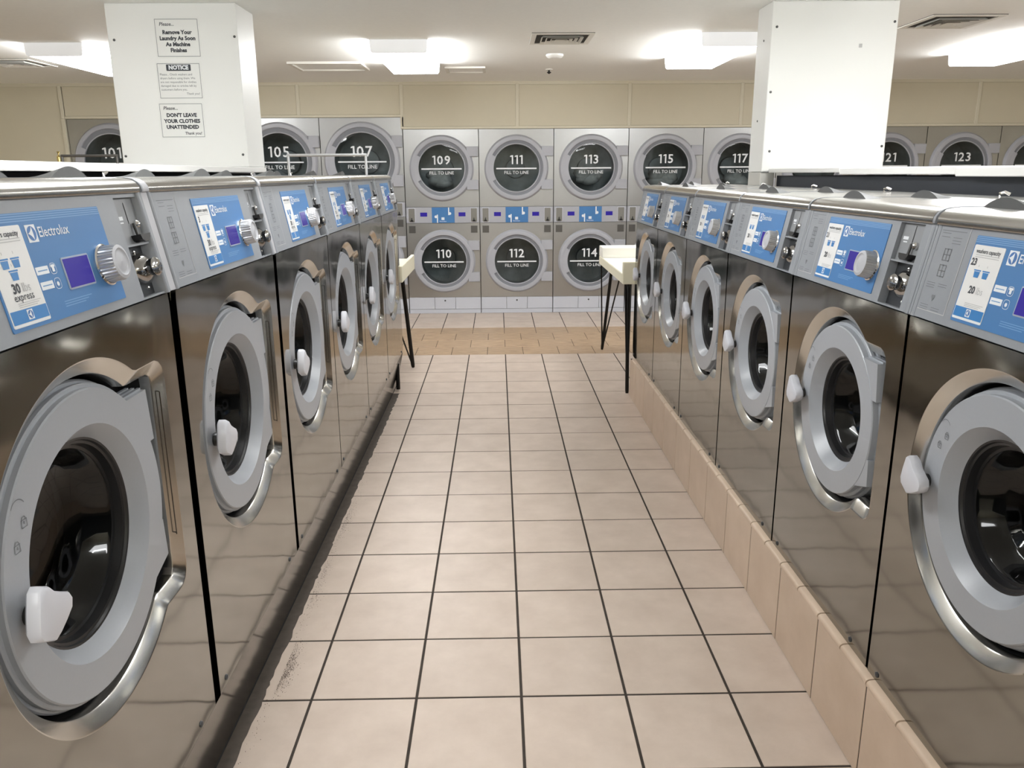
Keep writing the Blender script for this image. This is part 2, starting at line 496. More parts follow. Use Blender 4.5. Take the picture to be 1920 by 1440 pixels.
# ------------------------------------------------------------------ washers
def gap_profile(P):
    zb = P['zb']; zc0 = P['zc0'] - zb; zc1 = P['zc1'] - zb; zt = P['zt'] - zb; a = zt - zc1
    e = P['rim'] * .6
    return [(-.001, zc0 - .001), (-.0005 + e, zc0 + .001), (-.0400 + e, zc1 - .001), (-.030, zc1), (-.029, zc1 + .003), (-.031, zc1 + .4 * a), (-.037, zc1 + .67 * a), (-.047, zc1 + .88 * a),
            (-.063, zc1 + .985 * a), (-.085, zt + .001), (-P['D'] + .02, zt + .001), (-P['D'] + .02, zt - .03), (-.07, zc1 - .03), (-.03, zc0)]
def build_washer(P, label, group):
    """local frame: X out of the front face, Y to the right for someone facing the washer, Z up from its foot"""
    Wd = P['W']; zb = P['zb']; zc0 = P['zc0'] - zb; zc1 = P['zc1'] - zb; zt = P['zt'] - zb
    zc = P['zc'] - zb; Rb, Rd, Rh = P['Rb'], P['Rd'], P['Rh']; D = P['D']
    h = Wd / 2; ks = Rb / .325
    root = thing('washing_machine', label, 'washing machine', group=group)
    # --- outline of the door recess (round, with a squared hinge side)
    def sdf(y, z):
        a = math.hypot(y, z) - Rb
        cx_, cz_, hx, hz, rad = .165 * ks, .006 * ks, .160 * ks, .256 * ks, .045 * ks
        qx = abs(y - cx_) - hx + rad; qz = abs(z - cz_) - hz + rad
        b = math.hypot(max(qx, 0), max(qz, 0)) + min(max(qx, qz), 0) - rad
        return min(a, b)
    ang = sorted(set([round(2 * PI * i / 144, 6) for i in range(144)] +
                     [round(math.atan2(z, y) % (2 * PI), 6) for y in (-h, h) for z in (zc0 - zc, -zc)]))
    def rad_at(t, ins):
        c, s_ = math.cos(t), math.sin(t); r = .46 * ks + .05
        while sdf(r * c, r * s_) > -ins: r -= .004
        lo, hi = r, r + .004
        for _ in range(10):
            m = (lo + hi) / 2
            if sdf(m * c, m * s_) > -ins: hi = m
            else: lo = m
        return lo
    def ring(ins, X): return [(X, rad_at(t, ins) * math.cos(t), zc + rad_at(t, ins) * math.sin(t)) for t in ang]
    def rect_ring(X):
        out = []
        for t in ang:
            c, s_ = math.cos(t), math.sin(t)
            k1 = h / abs(c) if abs(c) > 1e-6 else 9
            k2 = ((zc0 - .003 - zc) if s_ > 0 else zc) / abs(s_) if abs(s_) > 1e-6 else 9
            r = min(k1, k2); out.append((X, r * c, zc + r * s_))
        return out
    R0 = ring(0, 0)
    fr = MB().grid([rect_ring(-.012), rect_ring(0), R0], True)
    sidep = [(-D, 0), (-.012, 0), (-.012, zc0 - .004), (-.060, zc1 - .012), (-.075, zt - .014), (-D, zt - .014)]
    fr.prism(sidep, -h, -h + .003, 'y'); fr.prism(sidep, h - .003, h, 'y')
    fr.box(-D, -D + .003, -h, h, 0, zt - .012); fr.box(-D, -.012, -h, h, 0, .003)
    fr.build('cabinet', 'washer_steel', root, 25)
    levels = [(0, 0), (.0015, -.0005), (.003, -.0015), (.0255, -.0165), (.028, -.019), (.0290, -.023), (.0292, -.040)]
    MB().grid([ring(i * (.6 + .4 * ks), x) for i, x in levels], True).build('door_bezel', 'polished_steel', root, 28)
    MB().grid([ring(.0292 * (.6 + .4 * ks), -.040), ring(.0292 * (.6 + .4 * ks), -.085),
               [(-.085, .19 * ks * math.cos(t), zc + .19 * ks * math.sin(t)) for t in ang]], True).build('door_recess', 'black_void', root)
    # engraved slot on the hinge side of the face
    if P['express']:
        yy = .308
        sl = MB()
        for dy in (-.0055, .0055): sl.tube([(-.0075 + dy * -.6, yy + dy, zc - .13), (-.0075 + dy * -.6, yy + dy, zc + .19)], .0012, 6)
        for z_ in (zc - .13, zc + .19): sl.tube([(-.0042, yy - .0055, z_), (-.0108, yy + .0055, z_)], .0012, 6)
        sl.build('hinge_slot', 'plinth_dark', root, 40)['kind'] = 'stuff'
    # --- door
    f = MB()
    xf = P['xf']
    prof = [(Rd - .010, -.080), (Rd + .012, -.066), (Rd + .013, -.044), (Rd + .010, -.040), (Rd + .004, -.0395), (Rd + .003, -.036), (Rd + .0065, -.033), (Rd + .0065, -.026), (Rd + .0045, -.024), (Rd - .001, -.0235),
            (Rd - .001, xf - .0025), (Rd - .0035, xf), (Rh + .0025, xf), (Rh, xf - .0025), (Rh - .0195, xf - .027), (Rh - .022, xf - .030)]
    f.lathe(prof, 0, zc, 96)
    door = f.build('door', 'grey_door', root, 28)
    rin = (Rd + Rh) / 2
    for z0, z1 in ((.100, .208), (-.190, -.078)):
        z0, z1 = z0 * ks, z1 * ks
        yo = .255 * ks
        zs_ = [z0 + (z1 - z0) * i / 4 for i in range(5)]
        inner = [(math.sqrt(max(rin ** 2 - z * z, .0001)) if abs(z) < rin else .02, zc + z) for z in zs_]
        if z0 > 0: poly = [(yo + .016, zc + z0), (yo + .004, zc + z1)] + inner[::-1]
        else: poly = [(yo - .075, zc + z0), (yo + .016, zc + z0 + .030), (yo + .010, zc + z1)] + inner[::-1]
        mb = MB().prism(poly, -.060, xf - .0012, 'x')
        mb.build('hinge_lug', 'grey_door', door)
        if z0 > 0:
            mb = MB()
            for q in range(3): mb.box(-.052 + q * .012, -.046 + q * .012, yo - .085, yo + .002, zc + z1 - .012, zc + z1 + .004)
            mb.build('hinge_knuckle', 'grey_door', door)['kind'] = 'stuff'
    MB().lathe([(Rh - .0215, xf - .030), (Rh - .026, xf - .031), (Rh - .028, xf - .036), (Rh - .033, xf - .037), (Rh - .036, xf - .052), (Rh - .042, xf - .053), (Rh - .046, xf - .072), (Rh - .050, xf - .100), (Rh - .040, xf - .150)], 0, zc, 72).build('door_gasket', 'black_rubber', door, 40)
    g = MB().lathe([(Rh - .040, xf - .053), (Rh - .048, xf - .060), (Rh - .054, xf - .080), (Rh - .058, xf - .083), (Rh - .064, xf - .100), (Rh - .069, xf - .102), (Rh - .084, xf - .114), (.06, xf - .124), (.0005, xf - .127)], 0, zc, 72)
    g.build('door_glass', 'door_glass', door, 50)
    # lock symbols printed beside the handle
    lk = MB()
    def face(y, z, n): return (n, y, z)
    for dy, dz, s_ in ((-.905, .10, 1.0), (-.80, .13, 1.0)):
        yy_, zz_ = dy * (Rd + Rh) / 2 * 1.02, zc + dz * Rd / .275 + .0
        w_ = .0075 * ks
        for a, b in ((yy_ - w_, yy_ - w_ + .0015), (yy_ + w_ - .0015, yy_ + w_)): put_rect(lk, face, a, b, zz_ - .012 * ks, zz_, xf + .0008)
        for a, b in ((zz_ - .0135 * ks, zz_ - .012 * ks), (zz_ - .0015, zz_)): put_rect(lk, face, yy_ - w_, yy_ + w_, a, b, xf + .0008)
        put_rect(lk, face, yy_ - .001, yy_ + .001, zz_ - .008 * ks, zz_ - .003, xf + .0008)
        pts = disc(yy_, zz_, .0052 * ks, 8, 0, 180); pin = disc(yy_, zz_, .0038 * ks, 8, 0, 180)
        lk.add([face(a, b, xf + .0008) for a, b in pts + pin], [(i, i + 1, 9 + i + 1, 9 + i) for i in range(8)])
    yy_, zz_ = -.855 * (Rd + Rh) / 2, zc + .145 * Rd / .275
    pts = disc(yy_, zz_, .020 * ks, 10, 30, 150); pin = disc(yy_, zz_, .0186 * ks, 10, 30, 150)
    lk.add([face(a, b, xf + .0008) for a, b in pts + pin], [(i, i + 1, 11 + i + 1, 11 + i) for i in range(10)])
    lk.build('lock_symbols', 'print_grey', door)['kind'] = 'stuff'
    # handle
    rm = (Rd + Rh) / 2
    hy, hz = P['hy'], zc - P['hz']
    MB().lathe([(.0005, xf), (.017 * ks, xf), (.017 * ks, xf + .006), (.0145 * ks, xf + .010), (.0145 * ks, .010), (.0005, .010)], hy, hz, 20).build('handle_stem', 'black_rubber', door, 40)
    hp = [(-.033, .052), (-.023, .058), (-.009, .051), (.004, .036), (.022, .025), (.040, .015), (.047, .002), (.043, -.012), (.024, -.024), (.004, -.034), (-.012, -.039), (-.044, -.022), (-.049, -.008), (-.043, .020)]
    hcx, hcy = -.006, .004
    hm = MB()
    lv = [(.90, .008), (1.0, .012), (1.0, .0275), (.95, .0315), (.80, .0335)]
    hm.grid([[(x, hy + ks * (hcx + (a - hcx) * s_), hz + ks * (hcy + (b - hcy) * s_)) for a, b in hp] for s_, x in lv], True)
    nb = len(hm.v); k_ = len(hp)
    hm.v.append((.0330, hy + ks * hcx, hz + ks * hcy)); hm.v.append((.006, hy + ks * hcx, hz + ks * hcy))
    for q in range(k_):
        hm.f.append((nb - k_ + q, nb - k_ + (q + 1) % k_, nb)); hm.m.append(0)
        hm.f.append((q, (q + 1) % k_, nb + 1)); hm.m.append(0)
    hm.build('handle', 'white_plastic', door, 42)
    # drum
    dm = MB().lathe([(Rh - .040, -.175), (Rh + .010, -.180), (Rh + .012, -.42), (.0005, -.43)], 0, zc, 48)
    for k in range(3):
        a = 2 * PI * k / 3 + .4
        c, s_ = math.cos(a), math.sin(a); r1, r2 = Rh + .008, Rh - .05
        dm.add([(x, r * math.cos(a + da), zc + r * math.sin(a + da)) for x in (-.17, -.42) for r, da in ((r1, -.16), (r2, 0), (r1, .16))], [(0, 3, 4, 1), (1, 4, 5, 2), (0, 1, 2), (3, 5, 4)])
    dm.build('drum', 'drum_steel', root, 40)
    # --- console
    L = math.hypot(.04, zc1 - zc0); dx, dz = -.04 / L, (zc1 - zc0) / L; nx, nz = dz, -dx
    def C(w, s_, n): return (dx * s_ + nx * n, -h + w, zc0 + dz * s_ + nz * n)
    c0, c1, s0, s1 = P['coin']
    cm_ = MB()
    for a, b, s2, s3 in ((.003, c0, 0, L), (c1, Wd - .003, 0, L), (c0, c1, 0, s0), (c0, c1, s1, L)):
        put_rect(cm_, C, a, b, s2, s3, 0.0)
    dp = -.024
    cm_.add([C(c0, s0, 0), C(c1, s0, 0), C(c1, s1, 0), C(c0, s1, 0), C(c0, s0, dp), C(c1, s0, dp), C(c1, s1, dp), C(c0, s1, dp)],
            [(0, 1, 5, 4), (1, 2, 6, 5), (2, 3, 7, 6), (3, 0, 4, 7)])
    cm_.add([C(.003, 0, 0), C(Wd - .003, 0, 0), C(Wd - .003, 0, -.03), C(.003, 0, -.03)], [(0, 1, 2, 3)])
    cm_.add([C(.003, L, 0), C(Wd - .003, L, 0), C(Wd - .003, L, -.05), C(.003, L, -.05)], [(0, 1, 2, 3)])
    con = cm_.build('console', 'grey_plastic', root)
    # raised rounded rims at both ends
    for a, b in ((0.0, .014), (Wd - .014, Wd)):
        mb = MB(); rh = P['rim']; pr_ = [(0, -.04), (0, .45 * rh), (.25, rh), (.75, rh), (1, .45 * rh), (1, -.04)]
        mb.grid([[C(a + (b - a) * u, s_, n) for u, n in pr_] for s_ in (-.001, L)])
        mb.add([C(a + (b - a) * u, -.001, n) for u, n in pr_], [tuple(range(6))])
        mb.build('end_rim', 'grey_plastic', con, 50)
    b0 = P['blue']; b1 = b0 + .363
    mb = MB(); put_slab(mb, C, rrect(b0, b1, .016, .188, .003), 0, .0016); mb.build('control_panel', 'panel_blue', con)
    mb = MB()
    for i in range(4): put_rect(mb, C, b0 + .001, b1 - .001, .1745 + i * .0036, .1762 + i * .0036, .0019)
    mb.build('stripes', 'panel_blue_light', con)['kind'] = 'stuff'
    # capacity sticker
    a0, a1 = b0 + .004, b0 + .102
    mb = MB(); put_slab(mb, C, rrect(a0, a1, .022, .170, .003), .0016, .0024)
    mb.build('capacity_sticker', 'sticker_white', con)
    mb = MB(); put_rect(mb, C, a0 + .0015, a1 - .0015, .027, .047, .0027)
    for cx_, s_ in P['buckets']:
        cx_ += a0
        put_poly(mb, C, [(cx_ - .0075, s_ - .009), (cx_ + .0075, s_ - .009), (cx_ + .0095, s_ + .003), (cx_ - .0095, s_ + .003)], .0027)
        put_rect(mb, C, cx_ - .0115, cx_ + .0115, s_ + .004, s_ + .0065, .0027)
    mb.build('bucket_prints', 'cap_blue', con)['kind'] = 'stuff'
    mb = MB()
    put_text(mb, 'washers capacity', .0115, C, (a0 + a1) / 2, .158, .0028, bold=.0002)
    put_text(mb, P['lbs'], .020, C, a0 + .036, P['lbs_s'], .0028, bold=.0008)
    if P['express']: put_text(mb, 'express', .0165, C, a0 + .049, .0645, .0028, bold=.0001)
    mb.build('sticker_lettering', 'print_dark', con)['kind'] = 'stuff'
    mb = MB()
    put_text(mb, 'lbs', .020, C, a0 + .062, P['lbs_s'], .0028)
    for k, s_ in enumerate((.150, .146)): put_rect(mb, C, a0 + .012, a1 - .010, s_, s_ + .0014, .0028)
    for k, s_ in enumerate((.0555, .0525, .0495)): put_rect(mb, C, a0 + .028, a1 - .010 - .006 * k, s_, s_ + .0012, .0028)
    for cx_, s_ in P['buckets']: put_rect(mb, C, a0 + cx_ - .0008, a0 + cx_ + .0008, s_ + .012, s_ + .016, .0028)
    mb.build('sticker_small_print', 'print_pale', con)['kind'] = 'stuff'
    # emblem: circle in a square, with a concave three-pointed figure
    def emblem(mw, mbl, cx_, cy_, s_, n, white_sq=True):
        if white_sq: put_rect(mw, C, cx_ - s_, cx_ + s_, cy_ - s_, cy_ + s_, n)
        put_poly(mbl, C, disc(cx_, cy_, s_ * .84, 24), n + .0003)
        def arc(p, q, bul, k=5):
            out = []
            mx, my = (p[0] + q[0]) / 2, (p[1] + q[1]) / 2; px, py = -(q[1] - p[1]), q[0] - p[0]
            for i in range(k):
                t = i / k; w_ = 4 * t * (1 - t) * bul
                out.append((p[0] + (q[0] - p[0]) * t + px * w_, p[1] + (q[1] - p[1]) * t + py * w_))
            return out
        A, B, Cc = (-.78, 0), (.16, .80), (.16, -.80)
        pts = arc(A, B, -.12) + arc(B, Cc, .05) + arc(Cc, A, -.12)
        # fan from the centre so that the concave outline triangulates properly
        cc = (.02, 0); m_ = len(pts)
        vs = [C(cx_ + cc[0] * s_, cy_, n + .0006)] + [C(cx_ + a * s_, cy_ + b * s_, n + .0006) for a, b in pts]
        mw.add(vs, [(0, 1 + i, 1 + (i + 1) % m_) for i in range(m_)])
    def two(cx_, cy_, s_, n, sq):
        q = MB(); q1 = MB(); q2 = MB()
        if sq: put_rect(q, C, cx_ - s_, cx_ + s_, cy_ - s_, cy_ + s_, n)
        emblem(q1, q2, cx_, cy_, s_, n, False)
        q.add(q1.v, q1.f); q.cur = 1; q.add(q2.v, q2.f)
        return q.build('emblem', ['print_white', 'panel_blue_dark'], con)
    two(b0 + .129, .1545, .0138, .0020, True)
    mw = MB(); put_text(mw, 'Electrolux', .0235, C, b0 + .147, .1545, .0022, align='LEFT', bold=.0002, xs=.95)
    mw.build('brand_lettering', 'print_white', con)['kind'] = 'stuff'
    two((a0 + a1) / 2, .0375, .0075, .0029, True)
    mw = MB()
    for a, b, s2, s3 in ((b0 + .106, b0 + .141, .090, .1025), (b0 + .106, b0 + .141, .066, .0785)): put_slab(mw, C, rrect(a, b, s2, s3, .001), .0016, .0021)
    put_rect(mw, C, a0 + .004, a1 - .004, .0235, .0255, .0028)
    # shirt and drop pictograms
    put_poly(mw, C, [(b0 + .151, .091), (b0 + .158, .091), (b0 + .158, .098), (b0 + .161, .099), (b0 + .160, .1025), (b0 + .149, .1025), (b0 + .148, .099), (b0 + .151, .098)], .0021)
    for s_ in (.0965, .0722):
        o_ = rrect(b0 + .1455, b0 + .1635, s_ - .0095, s_ + .0085, .006); i_ = rrect(b0 + .1463, b0 + .1627, s_ - .0087, s_ + .0077, .0054)
        k_ = len(o_); mw.add([C(a, b, .0021) for a, b in o_ + i_], [(q, (q + 1) % k_, k_ + (q + 1) % k_, k_ + q) for q in range(k_)])
    put_poly(mw, C, disc(b0 + .1545, .071, .0038, 10), .0021)
    mw.build('button_labels', 'print_white', con)['kind'] = 'stuff'
    mb = MB()
    for k_, s_ in enumerate((.040, .036, .032)): put_rect(mb, C, b0 + .155, b0 + .245 - .012 * k_, s_, s_ + .0014, .0019)
    for s_ in (.095, .0714): put_rect(mb, C, b0 + .110, b0 + .137, s_, s_ + .0018, .0023)
    mb.build('small_print', 'panel_blue_light', con)['kind'] = 'stuff'
    # display
    d0, d1 = b0 + .186, b0 + .268
    mb = MB(); put_slab(mb, C, rrect(d0 - .003, d1 + .003, .056, .110, .003), .0016, .0032); mb.build('display_frame', 'display_frame', con)
    mb = MB(); put_rect(mb, C, d0, d1, .059, .107, .0036); mb.build('display', 'display_violet', con)
    # dial
    kc = b0 + .325; kz = .083; kb = Vector(C(kc, kz, .0016))
    axM = Matrix.Translation(kb) @ Matrix(((nx, 0, dx), (0, 1, 0), (nz, 0, dz))).to_4x4()
    rk = .034
    mb = MB().lathe([(rk + .004, 0), (rk + .004, .003), (rk + .001, .005)], 0, 0, 48)
    mb.xform(axM).build('dial_base', 'chrome', con, 40)
    mb = MB(); seg = 96; rows = []
    for r_, x_, fl_ in ((rk, .004, 0), (rk, .006, 1), (rk - .001, .026, 1), (rk - .003, .031, 0)):
        rows.append([(x_, (r_ - (.0020 * fl_ if k_ % 3 == 0 else 0)) * math.cos(2 * PI * k_ / seg), (r_ - (.0020 * fl_ if k_ % 3 == 0 else 0)) * math.sin(2 * PI * k_ / seg)) for k_ in range(seg)])
    mb.grid(rows, True)
    mb.xform(axM).build('dial', 'dial_metal', con, 30)
    mb = MB().lathe([(rk - .003, .031), (rk - .009, .0325), (rk - .011, .0305), (rk - .014, .0295), (rk - .018, .0305), (.0005, .0315)], 0, 0, 40)
    mb.xform(axM).build('dial_cap', 'dial_face', con, 40)
    # instruction print at the left end
    mb = MB(); q = P['info']
    for yl, s_, n_ in ((q, .184, 1), (q, .176, 1), (q + .045, .176, 1), (q + .045, .170, 1), (q + .045, .164, 1), (q, .078, 1), (q, .073, 1), (q, .068, 1), (q + .045, .078, 1), (q + .045, .073, 1), (q, .030, 1), (q, .025, 1), (q, .020, 1), (q + .045, .027, 1), (q + .045, .022, 1)):
        put_rect(mb, C, yl, yl + .032, s_, s_ + .0011, .0006)
    put_rect(mb, C, q - .004, q + .088, .189, .1902, .0006)
    mb.build('instruction_print', 'print_grey', con)['kind'] = 'stuff'
    mb = MB()
    for s_ in (.140, .106):
        cx_ = q + .040
        for a, b, c_, d_ in ((-.013, .013, .011, .013), (-.013, .013, -.013, -.011), (-.013, -.011, -.013, .013), (.011, .013, -.013, .013), (-.013, .013, -.001, .001), (-.001, .001, -.013, .013)):
            put_rect(mb, C, cx_ + a, cx_ + b, s_ + c_, s_ + d_, .0006)
    put_poly(mb, C, [(q + .034, .050), (q + .040, .040), (q + .046, .050), (q + .046, .054), (q + .034, .054)], .0006)
    mb.build('fabric_symbols', 'print_grey', con)['kind'] = 'stuff'
    mb = MB(); lx = P['info'] + .098
    put_rect(mb, C, lx, lx + .002, .018, .200, .0006); put_rect(mb, C, q - .006, lx, .018, .0196, .0006)
    mb.build('label_edge', 'print_pale', con)['kind'] = 'stuff'
    # coin slide
    zs = .109
    mb = MB(); put_rect(mb, C, c0 + .0005, c1 - .0005, zs, s1 - .0005, -.010); mb.build('coin_plate', 'coin_plate', con)
    mb = MB(); put_rect(mb, C, c0 + .055, c0 + .0575, .150, .192, -.0095)
    mb.build('coin_slot', 'black_void', con)
    mb = MB(); put_rect(mb, C, c0 + .012, c0 + .036, .158, .1655, -.0093); put_rect(mb, C, c0 + .016, c0 + .034, .1515, .1545, -.0093)
    mb.build('price_label', 'print_white', con)['kind'] = 'stuff'
    mb = MB(); M_ = [C(c0 + .066, s_, n_) for s_, n_ in ((.150, -.005), (.123, -.003))]
    mb.tube(M_, .0035, 8)
    put_slab(mb, C, [(c0 + .048, .126), (c0 + .052, .116), (c0 + .062, .111), (c0 + .078, .111), (c0 + .090, .118), (c0 + .094, .126)], -.010, .010)
    mb.build('coin_lever', 'black_rubber', con, 40)
    mb = MB().lathe([(.0085, 0), (.0085, .006), (.005, .010), (.0005, .011)], 0, 0, 14)
    mb.xform(Matrix.Translation(Vector(C(c0 + .082, .147, -.010))) @ axM.to_3x3().to_4x4()).build('coin_reject_button', 'chrome', con, 40)
    mb = MB(); put_slab(mb, C, [(c0, zs - .004), (c1, zs - .004), (c1, zs), (c0, zs)], -.024, -.001)
    mb.build('coin_shelf', 'grey_plastic', con)
    mb = MB(); put_rect(mb, C, c0 + .0005, c1 - .0005, s0, zs - .004, -.021); mb.build('coin_box_plate', 'coin_dark', con)
    mb = MB().lathe([(.036, 0), (.034, .010), (.026, .018), (.018, .022), (.019, .027), (.021, .034), (.016, .038), (.0005, .038)], 0, 0, 24)
    ax2 = Matrix.Translation(Vector(C(c0 + .068, .058, -.021))) @ axM.to_3x3().to_4x4() @ Matrix.Diagonal((1, 1.15, .92, 1))
    mb.xform(ax2).build('coin_box_lock', 'dark_chrome', con, 45)
    mb = MB()
    for w_, s_ in ((.060, .094), (.075, .018)):
        st = len(mb.v); mb.lathe([(.0045, 0), (.004, .003), (.0005, .0045)], 0, 0, 10)
        mb.xform(Matrix.Translation(Vector(C(c0 + w_, s_, -.021))) @ axM.to_3x3().to_4x4(), st)
    mb.build('coin_box_screws', 'chrome', con, 50)['kind'] = 'stuff'
    # --- top: rounded stainless lid
    a = zt - zc1
    pf = [(-.050, zc1 - .004), (-.033, zc1 - .001), (-.031, zc1 + .003), (-.033, zc1 + .4 * a), (-.039, zc1 + .66 * a), (-.049, zc1 + .86 * a), (-.064, zc1 + .965 * a), (-.085, zt), (-D - .002, zt), (-D - .002, zt - .014)]
    mb = MB(); mb.grid([[(x, y, z) for x, z in pf] for y in (-h + .004, h - .004)])
    mb.add([(x, -h + .004, z) for x, z in pf], [tuple(range(len(pf)))]); mb.add([(x, h - .004, z) for x, z in pf], [tuple(range(len(pf)))])
    mb.build('lid', 'lid_steel', root, 40)
    MB().prism([(x, z) for x, z in gap_profile(P)], h + .0015, h + P['trim'], 'y').build('edge_strip', 'grey_plastic', root, 40)
    # soap drawer lids: humps with a flat dark face towards the aisle
    for X_, w0, wd in ((P['soap'][0], P['soap'][2], .155), (P['soap'][1], P['soap'][2] + .01, .155)):
        hgt = P['hump']
        n_ = 10; fr_ = []; bk = []
        for i in range(n_ + 1):
            t = i / n_; y_ = -h + w0 + wd * (t - .5); zz = zt + hgt * (1 - (2 * t - 1) ** 2)
            fr_.append((X_, y_, zz)); bk.append((X_ - .055, -h + w0 + wd * .8 * (t - .5), zt + .0012 + .10 * hgt * math.sin(PI * t)))
        mb = MB(); mb.grid([fr_, bk]); mb.add([(x, y, z) for x, y, z in fr_] , [tuple(range(n_ + 1))])
        mb.build('soap_lid', 'soap_lid', root, 50)
    mb = MB(); hx = -P['hook']; hy_ = -h + P['soap'][2] + .02
    mb.tube([(hx, hy_ - .012, zt), (hx, hy_ - .012, zt + .011), (hx, hy_ + .010, zt + .015), (hx - .012, hy_ + .016, zt + .009)], .0045, 8)
    mb.build('lid_latch', 'chrome', root, 50)
    # screws at the foot of the front
    for w_ in (.047, Wd - .095):
        MB().lathe([(.0075, 0), (.0072, .002), (.005, .0035), (.0005, .0042)], -h + w_, .018, 14).build('screw', 'coin_dark', root, 40)
    return root

PL = dict(W=.786, zb=.235, zc0=1.25, zc1=1.457, zt=1.4862, zc=.863, Rb=.325, Rd=.274, Rh=.206, D=.74,
          coin=(.672, .780, .004, .201), blue=.234, info=.045, buckets=[(.030, .117), (.058, .117), (.044, .099)], lbs='30', lbs_s=.0775, express=True, xf=-.012, rim=.0065, hy=-.222, hz=.014,
          soap=(-.235, -.42, .085), hook=.55, trim=.008, hump=.024)
PR = dict(W=.708, zb=.2795, zc0=1.18, zc1=1.378, zt=1.4125, zc=.852, Rb=.282, Rd=.234, Rh=.168, D=.622,
          coin=(.556, .666, .004, .196), blue=.153, info=.025, buckets=[(.034, .116), (.062, .116)], lbs='20', lbs_s=.082, express=False, xf=-.007, rim=.0014, hy=-.213, hz=.010,
          soap=(-.125, -.325, .085), hook=.55, trim=.0105, hump=.022)
XL, XR = -.758, .860
GL, GR = 'washing machines in the left row', 'washing machines in the right row'
PLEFT = [(-.813, -.027), (.011, .797), (.829, 1.615), (1.625, 2.411), (2.421, 3.207), (3.221, 4.007)]
labsL = ['large washer nearest the camera in the left row, its door cut by the picture edge',
         'large washer second from the camera in the left row, door handle in full view',
         'large washer third from the camera in the left row, past the second black gap',
         'large washer fourth from the camera in the left row, third from its far end',
         'large washer fifth from the camera in the left row, beside the end one',
         'large washer at the far end of the left row, beside the cream folding table']
wl = build_washer(PL, labsL[0], GL)
ch = tree_of(wl)
num = {}
for i, (a, b) in enumerate(PLEFT):
    o = wl if i == 0 else copy_tree(wl, ch)
    o.location = (XL, (a + b) / 2, PL['zb']); o['label'] = labsL[i]; num[('L', i)] = o
labsR = ['smaller washer nearest the camera in the right row, capacity sticker numbered 23',
         'smaller washer second from the camera in the right row, its violet display in view',
         'smaller washer third from the camera in the right row, before the white post',
         'smaller washer fourth from the camera in the right row, third from its far end',
         'smaller washer fifth from the camera in the right row, beside the end one',
         'smaller washer at the far end of the right row, beside the white-topped table']
wr = build_washer(PR, labsR[0], GR)
ch = tree_of(wr)
for i in range(6):
    b0_ = .012 + .72 * i
    mid = b0_ - .36
    o = wr if i == 0 else copy_tree(wr, ch)
    o.location = (XR, mid, PR['zb']); o.rotation_euler = (0, 0, PI); o['label'] = labsR[i]; num[('R', i)] = o
def gap_cover(key, P, gap):
    """grey plastic filler closing a wider gap to the next washer, part of the nearer washer"""
    h = P['W'] / 2
    MB().prism([(x, z) for x, z in gap_profile(P)], h + P['trim'], h + gap - .002, 'y').build('gap_cover', 'cover_plastic', num[key], 40)
gap_cover(('L', 0), PL, .038); gap_cover(('L', 1), PL, .032)
# machine numbers on some capacity stickers
def machine_number(key, P, s):
    root = num[key]
    con = [c for c in COL.objects if c.parent is root and c.name.startswith('console')][0]
    h = P['W'] / 2; zc0 = P['zc0'] - P['zb']; zc1 = P['zc1'] - P['zb']
    L = math.hypot(.04, zc1 - zc0); dx, dz = -.04 / L, (zc1 - zc0) / L; nx, nz = dz, -dx
    def C(w, s_, n): return (dx * s_ + nx * n, -h + w, zc0 + dz * s_ + nz * n)
    mb = MB(); put_text(mb, s, .019, C, P['blue'] + .018, .136, .0028, bold=.0007)
    mb.build('machine_number', 'print_dark', con)['kind'] = 'stuff'
machine_number(('R', 0), PR, '23'); machine_number(('R', 1), PR, '21'); machine_number(('L', 1), PL, '3')

